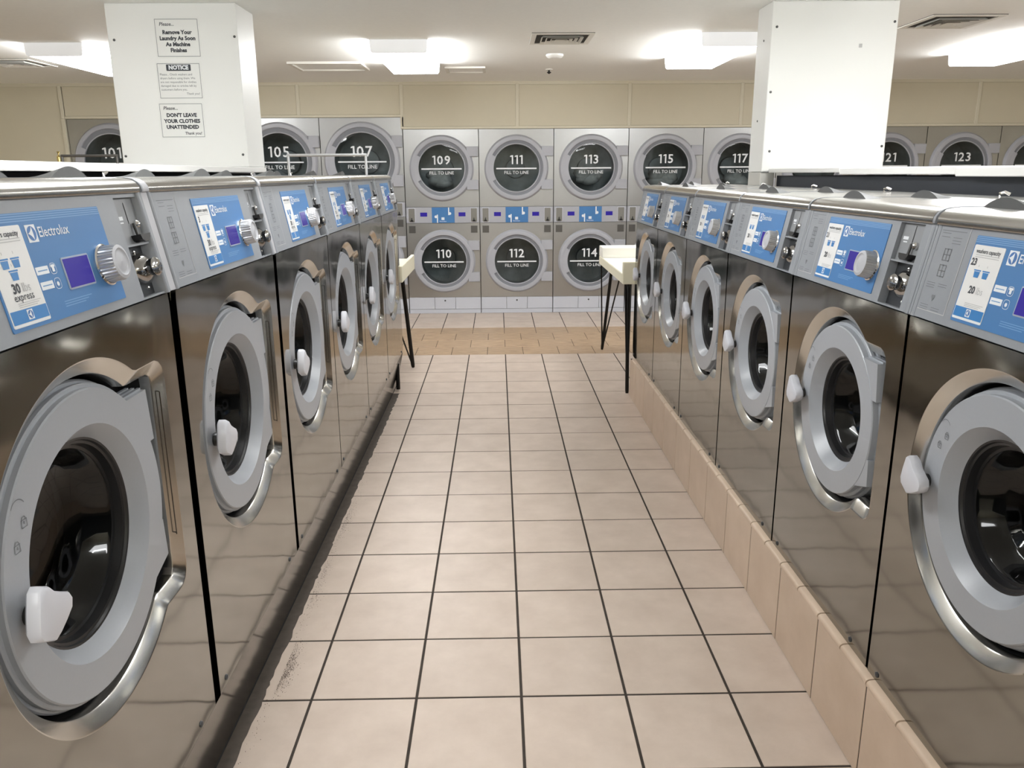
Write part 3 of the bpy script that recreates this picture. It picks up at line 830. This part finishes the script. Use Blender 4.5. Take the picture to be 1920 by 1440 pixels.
# ------------------------------------------------------------------ dryers
def build_dryer(P, group):
    Wd, H = P['W'], P['H']; h = Wd / 2
    root = thing('stacked_dryer', 'dryer', 'dryer', group=group)
    # local: X right, Y into the wall, Z up; front face at Y=0
    z_base, z_toe = P['z_base'], .05
    c0, c1 = P['ctl']
    g = .0035
    mb = MB()
    for b_ in ((-h + g, -h + g + .006, .012, .75, .004, H), (h - g - .006, h - g, .012, .75, .004, H), (-h + g, h - g, .744, .75, .004, H),
               (-h + g, h - g, .012, .75, H - .006, H), (-h + g, h - g, .012, .75, .004, .010)): mb.box(*b_)
    mb.build('cabinet', 'plate_dark', root)
    def face_with_hole(z0, z1, zc, r, name):
        ang = sorted(set([round(2 * PI * i / 64, 6) for i in range(64)] + [round(math.atan2(z, x) % (2 * PI), 6) for x in (-h + g, h - g) for z in (z0 - zc, z1 - zc)]))
        def rc(y):
            o = []
            for t in ang:
                c, s = math.cos(t), math.sin(t)
                k1 = (h - g) / abs(c) if abs(c) > 1e-6 else 99
                k2 = ((z1 - zc) if s > 0 else (zc - z0)) / abs(s) if abs(s) > 1e-6 else 99
                r_ = min(k1, k2); o.append((r_ * c, y, zc + r_ * s))
            return o
        ci = lambda y: [(r * math.cos(t), y, zc + r * math.sin(t)) for t in ang]
        MB().grid([rc(.012), rc(0), ci(0), ci(.011)], True).build(name, 'dryer_steel', root, 25)
    ub, lt = c1 + .003, c0 - .003
    face_with_hole(ub, H - .003, P['zu'], P['R'] * .78, 'upper_front')
    face_with_hole(z_base + .003, lt, P['zl'], P['R'] * .78, 'lower_front')
    R = P['R']; Rg = P['Rg']
    for zc, who in ((P['zu'], 'u'), (P['zl'], 'l')):
        Rl = R * (1.0 if who == 'u' else P.get('lk', 1.0)); Rgl = Rg * (1.0 if who == 'u' else P.get('lk', 1.0))
        mb = MB()
        mb.lathe([(Rl, -.001), (Rl - .004, -.014), (Rl - .018, -.030), (Rl - .050, -.036), (Rl - .056, -.034), (Rl - .060, -.020), (Rgl + .012, -.016), (Rgl + .006, -.022), (Rgl, -.020), (Rgl - .003, -.010)], 0, zc, 64, axis='y')
        d = mb.build('door', 'dryer_grey', root, 35)
        # inner channel ring, darker, open at the handle side
        mb = MB(); r1, r2 = Rl - .059, Rgl + .010; a = 28; n_ = 56
        rows = [[(r * math.cos(math.radians(180 + a + (360 - 2 * a) * i / n_)), y, zc + r * math.sin(math.radians(180 + a + (360 - 2 * a) * i / n_))) for i in range(n_ + 1)] for r, y in ((r1, -.0215), (r2, -.0185))]
        mb.grid(rows); mb.build('channel', 'dryer_grey_dark', d, 50)
        mb = MB(); pts = []
        for i in range(9):
            t = math.radians(180 - a + 2 * a * i / 8); pts.append(((Rl - .052) * math.cos(t), zc + (Rl - .052) * math.sin(t)))
        for i in range(9):
            t = math.radians(180 + a - 2 * a * i / 8); pts.append(((Rgl - .002) * math.cos(t), zc + (Rgl - .002) * math.sin(t)))
        mb.prism(pts, -.037, -.012, 'y'); mb.build('door_handle', 'dryer_grey', d, 30)
        for s in (-1, 1):
            zt_ = zc + s * R * .50; hh = R * .15
            x0_ = math.sqrt(max(Rl ** 2 - (R * .5) ** 2, 0)) - .03
            MB().cbox(x0_, h - g - .004, -.030, 0, zt_ - hh, zt_ + hh, .004).build('hinge_lug', 'dryer_grey', d)
        MB().lathe([(Rgl - .001, -.0150), (Rgl * .9, -.0158), (Rgl * .6, -.0162), (.0005, -.0164)], 0, zc, 72, axis='y').build('glass', 'dryer_glass', d, 60)
        # drum
        mb = MB().lathe([(Rgl + .003, .002), (Rgl + .03, .03), (Rgl + .03, .40), (Rgl * .45, .41), (Rgl * .42, .37), (.0005, .36)], 0, zc, 40, axis='y')
        mb.build('drum', 'dryer_drum', root, 40)
        dig = who
    # control strip
    cs = MB().cbox(-h + g, h - g, -.004, .012, c0, c1, .002).build('control_strip', 'dryer_grey', root)
    zc_ = (c0 + c1) / 2; hz = (c1 - c0) / 2
    def Fp(x, z, n): return (x, -n, z)
    u = Wd / .79
    mb = MB(); mb.box(-.118 * u, .125 * u, -.006, -.003, c0 + .002, c1 - .002); mb.build('blue_panel', 'panel_blue', cs)
    mb = MB()
    put_text(mb, 'Electrolux', .018, Fp, 0, c0 + .018, .0068)
    put_rect(mb, Fp, -.016, .016, c0 + .032, c0 + .060, .0068)
    for sx, zz in ((-1, -.25), (1, .25)):
        put_poly(mb, Fp, disc(sx * .075 * u, zc_ + zz * hz * .8, .015, 14), .0068)
        x_ = sx * .075 * u + (.010 if sx < 0 else -.012)
        if sx < 0: put_rect(mb, Fp, x_, x_ + .012, c0 + .003, zc_ + .006, .0068)
        else: put_rect(mb, Fp, x_ - .006, x_ + .006, zc_, c1 - .003, .0068)
    mb.build('panel_print', 'print_white', cs)['kind'] = 'stuff'
    for s in (-1, 1):
        MB().box(*sorted((s * .168 * u, s * .242 * u)), -.0055, -.003, zc_ - .014, zc_ + .028).build('display', 'display_violet', cs)
        x_ = sorted((s * .300 * u, s * .366 * u))
        MB().cbox(x_[0] - .006, x_[1] + .006, -.007, -.003, c0 + .006, c1 - .006, .001).build('coin_frame', 'base_panel', cs)
        MB().box(*x_, -.009, -.006, c0 + .013, c1 - .013).build('coin_plate', 'plate_grey', cs)
        xm = sum(x_) / 2
        mb = MB().prism([(xm - .018, c0 + .018), (xm + .018, c0 + .018), (xm + .012, c0 + .030), (xm + .003, c0 + .034), (xm + .003, c0 + .055), (xm - .003, c0 + .055), (xm - .003, c0 + .034), (xm - .012, c0 + .030)], -.026, -.009, 'y')
        mb.build('coin_lever', 'black_rubber', cs)
        MB().box(x_[0] - .002, x_[1] + .002 if s < 0 else x_[1] + .002, -.004, 0, c0 - .105, c0 - .030).build('key_plate', 'plate_dark', root)
        x2 = s * (.315 if s < 0 else .315) * u
        MB().lathe([(.006, 0), (.006, -.005), (.0005, -.006)], s * .142 * u, c0 + .015, 10, axis='y').build('key_switch', 'plate_dark', cs, 40) if False else None
    # base panel in three, above a toe strip
    for a, b in ((-h + g, -.116), (-.113, .113), (.116, h - g)):
        MB().cbox(a, b, -.001, .012, z_toe, z_base, .0015).build('base_panel', 'base_panel', root)
    MB().box(-h + g, h - g, .002, .012, .002, z_toe - .003).build('toe_strip', 'base_panel', root)
    mb = MB(); mb.lathe([(.009, 0), (.009, -.004), (.0005, -.005)], 0, 0, 12, axis='y', cx=0)
    mb.xform(Matrix.Translation((0, 0, z_base - .035))).build('base_lock', 'screw_dark', root, 40)
    return root

def number(mb, t, size, place, cx, cy, n):
    """digits set one by one, the 1 with its slanted flag"""
    gap = size * .13; cap = size * .69; w = size * .115; items = []
    for ch_ in t:
        if ch_ == '1': items.append((None, size * .25))
        else:
            vs, fs = text_geo(ch_, size, bold=.0020); x0 = min(v[0] for v in vs); x1 = max(v[0] for v in vs)
            y0 = min(v[1] for v in vs); y1 = max(v[1] for v in vs)
            items.append(((vs, fs, x0, (y0 + y1) / 2, cap / (y1 - y0)), x1 - x0))
    x = cx - (sum(i[1] for i in items) + gap * (len(items) - 1)) / 2
    for g_, wd in items:
        if g_ is None:
            r_, b_, tp = x + wd, cy - cap / 2, cy + cap / 2
            put_poly(mb, place, [(r_ - w, b_), (r_, b_), (r_, tp), (r_ - w, tp)], n)
            put_poly(mb, place, [(x, tp - size * .14), (r_ - w, tp - w * .95), (r_ - w, tp), (r_ - w - size * .01, tp), (x, tp - size * .055)], n)
        else:
            vs, fs, x0, ym, k = g_
            mb.add([place(x + (a - x0), cy + (b - ym) * k, n) for a, b, _ in vs], fs)
        x += wd + gap

def dryer_numbers(root, P, n):
    doors = [c for c in COL.objects if c.parent is root and c.name.startswith('door')]
    doors.sort(key=lambda d: -sum(v.co.z for v in d.data.vertices) / len(d.data.vertices))
    for d, zc, t, kk in ((doors[0], P['zu'], str(n), 1), (doors[1], P['zl'], str(n + 1), P.get('lk', 1))):
        Rg = P['Rg'] * kk
        def Fp(x, z, m): return (x, -m, z)
        mb = MB()
        number(mb, t, .132 * Rg / .245, Fp, 0, zc + .085 * Rg / .245, .0190)
        put_rect(mb, Fp, -Rg * .875, Rg * .875, zc - .012, zc + .002, .0185)
        put_text(mb, 'FILL TO LINE', .046 * Rg / .245, Fp, 0, zc - .048 * Rg / .245, .0185, bold=.0003)
        mb.build('number_decal', 'print_white', d)['kind'] = 'stuff'

PS = dict(W=.790, H=Z_SM, ctl=(.982, 1.148), z_base=.178, zu=1.548, zl=.572, R=.340, Rg=.243)
PB = dict(W=.8655, H=Z_BIG, ctl=(1.05, 1.205), z_base=.165, zu=1.625, zl=.585, R=.400, Rg=.290)
GS, GBg = 'stacked dryers along the back wall', 'larger stacked dryers along the back wall'
dr = build_dryer(PS, GS)
ch = tree_of(dr)
outs = []
for i in range(9):
    o = dr if i == 0 else copy_tree(dr, ch)
    o.location = (-1.035 + .790 * (i + .5), WALL_Y, 0)
    n = 109 + 2 * i
    where = {109: 'right next to the taller dryers', 111: 'in the middle of the aisle view', 113: 'behind the white-topped table', 115: 'just past the end of the right washers',
             117: 'cut off by the left side of the right pillar', 121: 'emerging at the right side of the right pillar', 123: 'second from the right picture edge', 125: 'cut by the right picture edge'}.get(n, 'x')
    o['label'] = 'stainless stacked dryer %d, %s' % (n, where)
    if n == 119: o['label'] = 'stainless stacked dryer hidden behind the right white pillar, between 117 and 121'
    outs.append((o, PS, n))
db = build_dryer(PB, GBg)
ch = tree_of(db)
for i in range(4):
    o = db if i == 0 else copy_tree(db, ch)
    o.location = (-1.036 - .8655 * (4 - i - .5), WALL_Y, 0)
    n = 101 + 2 * i
    o['label'] = {101: 'wider stacked dryer 101 at the left end, beside the plain cream wall', 105: 'wider stacked dryer 105 beside the right side of the notice pillar',
                  107: 'wider stacked dryer 107 next to the lower dryers'}.get(n, 'x')
    if n == 103: o['label'] = 'wider stacked dryer hidden behind the left pillar, between 101 and 105'
    outs.append((o, PB, n))
for o, P, n in outs: dryer_numbers(o, P, n)
# laundry tumbling behind some doors
for o, P, n, zk in ((outs[0][0], PS, 109, 'zu'), (outs[2][0], PS, 113, 'zu'), (outs[3][0], PS, 115, 'zu'), (outs[4][0], PS, 117, 'zu'), (outs[6][0], PS, 121, 'zu')):
    rl = random.Random(n); mb = MB(); zc = P[zk]
    for k in range(5):
        cx_, cz_ = rl.uniform(-.08, .08), -P['Rg'] * .62 + rl.uniform(-.01, .09); rr_ = rl.uniform(.07, .10)
        nn, mm = 10, 7; st = len(mb.v); rows = []
        for i in range(mm + 1):
            ph = PI * i / mm
            rows.append([(cx_ + rr_ * (1 + .25 * math.sin(3 * a_ * .7 + k + i)) * math.sin(ph) * math.cos(a_) * 1.1, .13 + rr_ * .9 * math.sin(ph) * math.sin(a_), zc + cz_ + rr_ * .75 * math.cos(ph)) for a_ in [2 * PI * q / nn for q in range(nn)]])
        mb.grid(rows, True)
    b = mb.build('laundry', 'laundry_pale', None, 80)
    b.location = o.location + Vector((0, .0, 0)); b['kind'] = 'stuff'
    tag(b, 'pale load of laundry behind the upper door glass of dryer %d' % n, 'laundry')

# ------------------------------------------------------------------ pillars, ledges, posts
def screw_pair(parent, pts, y):
    for x, z in pts:
        MB().lathe([(.007, .0), (.007, -.0025), (.0005, -.0035)], 0, 0, 12, axis='y').xform(Matrix.Translation((x, y, z))).build('screw', 'screw_dark', parent, 40)
p1 = MB().cbox(-2.205, -1.487, 3.08, 3.41, 1.536, CEIL, .004).build('boxed_pillar', 'pillar_white')
tag(p1, 'white boxed pillar on the left carrying three paper notices', 'pillar')
screw_pair(p1, [(-2.17, 2.22), (-1.505, 2.235), (-2.185, 1.60), (-1.515, 1.605)], 3.08)
p2 = MB().cbox(1.492, 2.205, 3.08, 3.335, 1.49, CEIL, .004).build('boxed_pillar', 'pillar_white')
tag(p2, 'bright blank white boxed pillar on the right, dotted with screws', 'pillar')
screw_pair(p2, [(1.522, 2.275), (2.185, 2.30), (1.53, 1.605), (2.185, 1.63), (1.512, 1.93)], 3.08)
MB().cbox(1.995, 2.012, 3.075, 3.081, 2.165, 2.185, .001).build('scuff_mark', 'print_pale', p2)
for y, z in ((3.2, 2.22), (3.22, 1.78)):
    MB().lathe([(.006, 0), (.006, -.0025), (.0005, -.0035)], y, z, 12, axis='x', cx=1.492).build('screw', 'screw_dark', p2, 40)
pst = MB().cbox(1.492, 1.575, 3.10, 3.33, .28, 1.488, .003).build('support_post', 'post_cream')
tag(pst, 'short cream post under the right pillar, behind the washer lids', 'post')

core = MB().box(1.59, 2.10, Y0 + .03, 3.095, .0, 1.468).build('bulkhead_core', 'dark_board')
tag(core, 'dark service bulkhead behind the right row of washers', 'bulkhead')
core = MB().box(-2.10, -1.565, Y0 + .03, 3.40, .0, 1.503).build('bulkhead_core', 'black_void')
tag(core, 'black service bulkhead behind the left row of washers', 'bulkhead')
o = MB().cbox(1.487, 1.587, Y0 + .03, 3.05, 1.385, 1.402, .002).build('cover_strip', 'lid_steel')
tag(o, 'grey steel cover strip between the right washer lids and the dark bulkhead', 'cover')
# ledge boards
ll = MB().cbox(-2.22, -1.482, Y0 + .03, 3.42, 1.506, 1.535, .003).build('ledge_board', 'ledge_white')
tag(ll, 'long white ledge board behind the left washers, under the notice pillar', 'ledge')
g_ = 'white ledge boards behind the right washers'
for a, b, z0, z1, lb in ((2.07, 3.07, 1.484, 1.508, 'far white ledge board behind the right washers, at the pillar foot'),
                      (1.10, 2.07, 1.476, 1.504, 'middle white ledge board behind the right washers'),
                      (Y0 + .03, 1.10, 1.4695, 1.501, 'nearest white ledge board behind the right washers, reaching the picture edge')):
    o = MB().cbox(1.53, 2.22, a + .001, b, z0, z1, .003).build('ledge_board', 'ledge_white')
    tag(o, lb, 'ledge', g_)

# ------------------------------------------------------------------ notices
def notice(cx_, z0, z1, w, tilt, label, lines, header=None):
    y = 3.0795
    o = MB().cbox(-w / 2, w / 2, -.0008, 0, -(z1 - z0) / 2, (z1 - z0) / 2, .0002).build('paper_notice', 'paper')
    o.location = (cx_, y, (z0 + z1) / 2); o.rotation_euler = (0, tilt, 0)
    tag(o, label, 'sign')
    def Fp(x, z, n): return (x, -n, z)
    hh = (z1 - z0) / 2
    mb = MB(); bx, bz = w / 2 - .008, hh - .008; t = .0022
    for a, b, c, d in ((-bx, bx, bz - t, bz), (-bx, bx, -bz, -bz + t), (-bx, -bx + t, -bz, bz), (bx - t, bx, -bz, bz)): put_rect(mb, Fp, a, b, c, d, .0014)
    mb.build('border', 'print_grey', o)['kind'] = 'stuff'
    mb = MB(); mp_ = MB()
    for s, size, x, z, al, bold, sh in lines:
        put_text(mb if bold >= 0 else mp_, s, size, Fp, x, z, .0014, align=al, bold=max(bold, 0), shear=sh)
    mb.build('lettering', 'print_dark', o)['kind'] = 'stuff'
    if mp_.f: mp_.build('small_lettering', 'print_grey', o)['kind'] = 'stuff'
    if header:
        hb = MB(); put_slab(hb, Fp, rrect(-.068, .068, header - .017, header + .017, .004), 0, .0014); hb.build('header_bar', 'print_dark', o)
        hw = MB(); put_text(hw, 'NOTICE', .030, Fp, 0, header, .0018, bold=.0016); hw.build('header_lettering', 'print_white', o)['kind'] = 'stuff'
SGX = -1.825
notice(-1.820, 2.125, 2.335, .252, -.0, 'topmost paper notice on the left pillar asking to remove laundry',
       [('Please...', .026, -.095, .070, 'LEFT', .0004, .2), ('Remove Your', .0285, 0, .028, 'CENTER', .0013, 0), ('Laundry As Soon', .0285, 0, -.003, 'CENTER', .0013, 0),
        ('As Machine', .0285, 0, -.034, 'CENTER', .0013, 0), ('Finishes', .0285, 0, -.065, 'CENTER', .0013, 0)])
notice(-1.832, 1.905, 2.105, .252, 0, 'middle paper notice on the left pillar headed with a black bar',
       [('Please... Check washers and', .0160, -.108, .034, 'LEFT', -1, 0), ('dryers before using them. We', .0160, -.108, .014, 'LEFT', -1, 0),
        ('are not responsible for clothes', .0160, -.108, -.006, 'LEFT', -1, 0), ('damaged due to articles left by', .0160, -.108, -.026, 'LEFT', -1, 0),
        ('customers before you.', .0160, -.108, -.046, 'LEFT', -1, 0), ('Thank you!', .0165, .106, -.068, 'RIGHT', -1, .1)], header=.070)
notice(-1.842, 1.695, 1.892, .256, 0, 'lowest paper notice on the left pillar about unattended clothes',
       [('Please...', .026, -.100, .066, 'LEFT', .0004, .2), ("DON'T LEAVE", .0275, 0, .028, 'CENTER', .0014, 0), ('YOUR CLOTHES', .0275, 0, -.004, 'CENTER', .0014, 0),
        ('UNATTENDED', .0275, 0, -.036, 'CENTER', .0014, 0), ('Thank you!', .021, .105, -.070, 'RIGHT', .0004, .1)])

# ------------------------------------------------------------------ ceiling fixtures
lamp_root = None
def make_lamp():
    root = thing('ceiling_light', 'x', 'light', group='fluorescent ceiling lights')
    w, l, hgt = .200, .61, .088
    MB().box(-w + .01, w - .01, -l + .01, l - .01, -.012, 0).build('mounting_plate', 'lamp_metal', root)
    pf = [(-w - .004, -.008), (-w, -.045), (-w + .004, -hgt + .012), (-w + .014, -hgt), (w - .014, -hgt), (w - .004, -hgt + .012), (w, -.045), (w + .004, -.008)]
    mb = MB()
    for i in range(7):
        mb.cur = 1 if i in (0, 1, 5, 6) else 0
        (xa, za), (xb, zb_) = pf[i], pf[i + 1]
        mb.add([(xa, -l, za), (xb, -l, zb_), (xb, l, zb_), (xa, l, za)], [(0, 1, 2, 3)])
    mb.build('lens', ['lamp_lens', 'lamp_side'], root)
    for y0, y1 in ((-l - .012, -l), (l, l + .012)):
        MB().prism([(x * 1.012, z - .0015 if z < -.02 else -.0005) for x, z in pf], y0, y1, 'y').build('end_cap', 'lamp_end', root)
    return root
LAMPS = [(-.742, 4.97, 'fluorescent ceiling light between the vent and the left pillar'),
         (1.552, 4.72, 'fluorescent ceiling light just left of the right pillar'),
         (-3.20, 5.05, 'fluorescent ceiling light at the left edge, cut by the left pillar'),
         (3.87, 4.62, 'fluorescent ceiling light at the right edge of the picture'),
         (-.742, .9, 'fluorescent ceiling light overhead, left of the aisle, out of the picture'),
         (1.552, 1.45, 'fluorescent ceiling light overhead, right of the aisle, out of the picture'),
         (-3.20, .9, 'fluorescent ceiling light overhead, far left, out of the picture'),
         (3.87, .9, 'fluorescent ceiling light overhead, far right, out of the picture'),
         (-.742, -2.5, 'fluorescent ceiling light behind the camera on the left'),
         (1.552, -2.5, 'fluorescent ceiling light behind the camera on the right')]
lp = make_lamp(); ch = tree_of(lp)
for i, (x, y, lb) in enumerate(LAMPS):
    o = lp if i == 0 else copy_tree(lp, ch)
    o.location = (x, y, CEIL); o['label'] = lb

def make_vent(x, y, sx, sy, label):
    r = thing('ceiling_vent', label, 'vent', (x, y, CEIL))
    MB().box(-sx / 2, sx / 2, -sy / 2, sy / 2, -.003, 0).build('backing', 'vent_dark', r)
    mb = MB(); fw = .035
    for a, b, c, d in ((-sx / 2, sx / 2, -sy / 2, -sy / 2 + fw), (-sx / 2, sx / 2, sy / 2 - fw, sy / 2), (-sx / 2, -sx / 2 + fw, -sy / 2 + fw, sy / 2 - fw), (sx / 2 - fw, sx / 2, -sy / 2 + fw, sy / 2 - fw)):
        mb.box(a, b, c, d, -.009, -.003)
    mb.build('frame', 'vent_paint', r)
    for k in range(1, 5):
        q0 = 1 - k * .19; q1 = q0 - .085
        X_, Y_ = (sx / 2 - fw), (sy / 2 - fw)
        mb = MB()
        o_ = [(-X_ * q0, -Y_ * q0), (X_ * q0, -Y_ * q0), (X_ * q0, Y_ * q0), (-X_ * q0, Y_ * q0)]
        i_ = [(-X_ * q1, -Y_ * q1), (X_ * q1, -Y_ * q1), (X_ * q1, Y_ * q1), (-X_ * q1, Y_ * q1)]
        mb.add([(a, b, -.020) for a, b in o_] + [(a, b, -.004) for a, b in i_], [(q, (q + 1) % 4, 4 + (q + 1) % 4, 4 + q) for q in range(4)])
        mb.build('louvre', 'vent_paint', r)
    return r
make_vent(.405, 4.32, .43, .46, 'square louvred ceiling vent above the aisle')
make_vent(2.84, 3.72, .46, .46, 'square ceiling vent right of the right pillar')
make_vent(-4.05, 5.45, .46, .46, 'square ceiling vent at the left edge of the picture')
r = thing('ceiling_hatch', 'shallow framed ceiling hatch left of the near light', 'hatch', (-1.50, 5.72, CEIL))
mb = MB()
for a, b, c, d in ((-.31, .31, -.25, -.22), (-.31, .31, .22, .25), (-.31, -.28, -.22, .22), (.28, .31, -.22, .22)): mb.box(a, b, c, d, -.018, 0)
mb.build('frame', 'vent_paint', r); MB().box(-.28, .28, -.22, .22, -.006, 0).build('panel', 'ceiling_white', r)
r = thing('ceiling_hatch', 'small flat ceiling hatch right of the light over the aisle', 'hatch', (-.33, 6.02, CEIL))
mb = MB()
for a, b, c, d in ((-.18, .18, -.18, -.155), (-.18, .18, .155, .18), (-.18, -.155, -.155, .155), (.155, .18, -.155, .155)): mb.box(a, b, c, d, -.014, 0)
mb.build('frame', 'vent_paint', r); MB().box(-.155, .155, -.155, .155, -.004, 0).build('panel', 'ceiling_white', r)
o = MB().lathe([(.070, 0), (.070, -.012), (.055, -.026), (.030, -.030), (.0005, -.030)], .412, 0, 28, axis='z', cx=0).build('smoke_detector', 'pillar_white', None, 40)
o.data.transform(Matrix.Translation((0, -.412, 0))); o.location = (.417, 5.12, CEIL)
tag(o, 'round white smoke detector on the ceiling past the vent', 'smoke detector')
r = thing('sprinkler', 'small dark ceiling sprinkler near the back wall', 'sprinkler', (.43, 6.05, CEIL))
MB().lathe([(.034, 0), (.032, -.006), (.012, -.010)], 0, 0, 20, axis='z').build('escutcheon', 'vent_paint', r, 40)
MB().lathe([(.010, -.008), (.010, -.022), (.020, -.026), (.020, -.029), (.006, -.040), (.0005, -.041)], 0, 0, 12, axis='z').build('head', 'black_metal', r, 40)

# ------------------------------------------------------------------ folding tables
def hairpin(parent, top, foot, spread, r=.012, thin=.006, sides=(-1, 1)):
    """one thick rod and two thin ones meeting at the foot"""
    t, f = Vector(top), Vector(foot)
    mb = MB(); mb.tube([t, f + (t - f) * .03 + Vector((0, 0, 0)), f], [r, r, r * .8], 10); 
    for s in sides:
        a = t + Vector(spread) * s
        mb.tube([a, f + (a - f).normalized() * .03, f], thin, 6)
    mb.build('leg', 'black_metal', parent, 50)
# right table
t = thing('folding_table', 'white topped folding table on black hairpin legs past the right washers', 'table', (0, 0, 0))
t['group'] = 'cream tables at the ends of the washer rows'
XT = .795
MB().cbox(XT, 1.42, 3.7455, 5.02, .752, .820, .004).build('tabletop', 'laminate_cream', t)
MB().box(XT + .004, 1.416, 3.76, 4.80, .820, .8215).build('top_surface', 'laminate_white', t)
MB().cbox(XT, 1.42, 3.71, 3.745, .752, .903, .004).build('end_lip', 'laminate_cream', t)
MB().cbox(XT, 1.42, 4.80, 5.02, .820, .905, .004).build('rear_shelf', 'laminate_white', t)
hairpin(t, (XT + .045, 3.76, .752), (XT + .036, 3.61, .008), (.02, 0, 0), .013)
hairpin(t, (XT + .10, 4.94, .752), (XT + .045, 5.05, .008), (.09, 0, 0), .013)
hairpin(t, (1.36, 3.80, .752), (1.37, 3.72, .008), (-.16, 0, 0), .013)
hairpin(t, (1.34, 4.94, .752), (1.37, 5.02, .008), (-.16, 0, 0), .013)
# left table
t = thing('folding_table', 'cream folding table with raised edge past the left washers', 'table', (0, 0, 0))
t['group'] = 'cream tables at the ends of the washer rows'
XT = -.742
MB().cbox(-1.38, XT - .0285, 4.03, 4.90, .752, .820, .004).build('tabletop', 'laminate_cream', t)
MB().cbox(XT - .028, XT, 4.03, 4.90, .735, .853, .004).build('side_lip', 'laminate_cream', t)
hairpin(t, (XT - .035, 4.30, .735), (XT + .004, 4.46, .008), (-.16, -.02, 0), .016, sides=(1,))
hairpin(t, (-1.30, 4.12, .752), (-1.33, 4.08, .008), (.12, 0, 0), .013)
hairpin(t, (-1.30, 4.82, .752), (-1.33, 4.86, .008), (.12, 0, 0), .013)

# ------------------------------------------------------------------ laundry carts with hanging rails behind the left row
def cart(x, y, w, zr, rot, label, mrail, brass=False):
    r = thing('laundry_cart', label, 'cart', (x, y, 0), rot)
    d = .46
    b = MB()
    for z in (.26, .40, .54, .68): b.tube([(-w / 2, -d / 2, z), (w / 2, -d / 2, z), (w / 2, d / 2, z), (-w / 2, d / 2, z), (-w / 2, -d / 2, z)], .005 if z < .68 else .009, 6)
    for k in range(9):
        xx = -w / 2 + w * k / 8
        b.tube([(xx, -d / 2, .68), (xx, -d / 2, .26), (xx, d / 2, .26), (xx, d / 2, .68)], .003, 5)
    b.build('basket', 'cart_metal', r, 50)
    b = MB().tube([(-w / 2, -d / 2, .12), (w / 2, -d / 2, .12), (w / 2, d / 2, .12), (-w / 2, d / 2, .12), (-w / 2, -d / 2, .12)], .012, 8)
    for sx in (-1, 1):
        for sy in (-1, 1): b.tube([(sx * w / 2, sy * d / 2, .07), (sx * w / 2, sy * d / 2, .26)], .010, 8)
    b.build('base_frame', 'cart_metal', r, 50)
    for sx in (-1, 1):
        for sy in (-1, 1):
            MB().lathe([(.0005, -.012), (.034, -.012), (.038, -.007), (.038, .007), (.034, .012), (.0005, .012)], 0, 0, 18, axis='x').xform(Matrix.Translation((sx * w / 2, sy * d / 2, .038))).build('caster', 'black_rubber', r, 40)
    b = MB()
    for sx in (-1, 1): b.tube([(sx * w / 2, 0, .12), (sx * w / 2, 0, zr)], .0115, 10)
    b.build('post', mrail, r, 50)
    b = MB().tube([(-w / 2 - .01, 0, zr), (w / 2 + .01, 0, zr)], .0125, 10)
    b.build('hanging_rail', mrail, r, 50)
    if brass:
        MB().tube([(-w / 2 - .03, 0, zr - .07), (-w / 2 - .034, 0, zr - .01), (-w / 2 - .03, 0, zr + .04)], .016, 10).build('rail_clamp', 'brass', r, 50)
cart(-1.497, 5.35, .655, 1.652, 0, 'pale laundry cart rail in front of dryers 105 and 107', 'cart_metal')
cart(-3.81, 6.0, .50, 1.675, 0, 'dark laundry cart rail with brass clamp beside dryer 101', 'plate_dark', True)
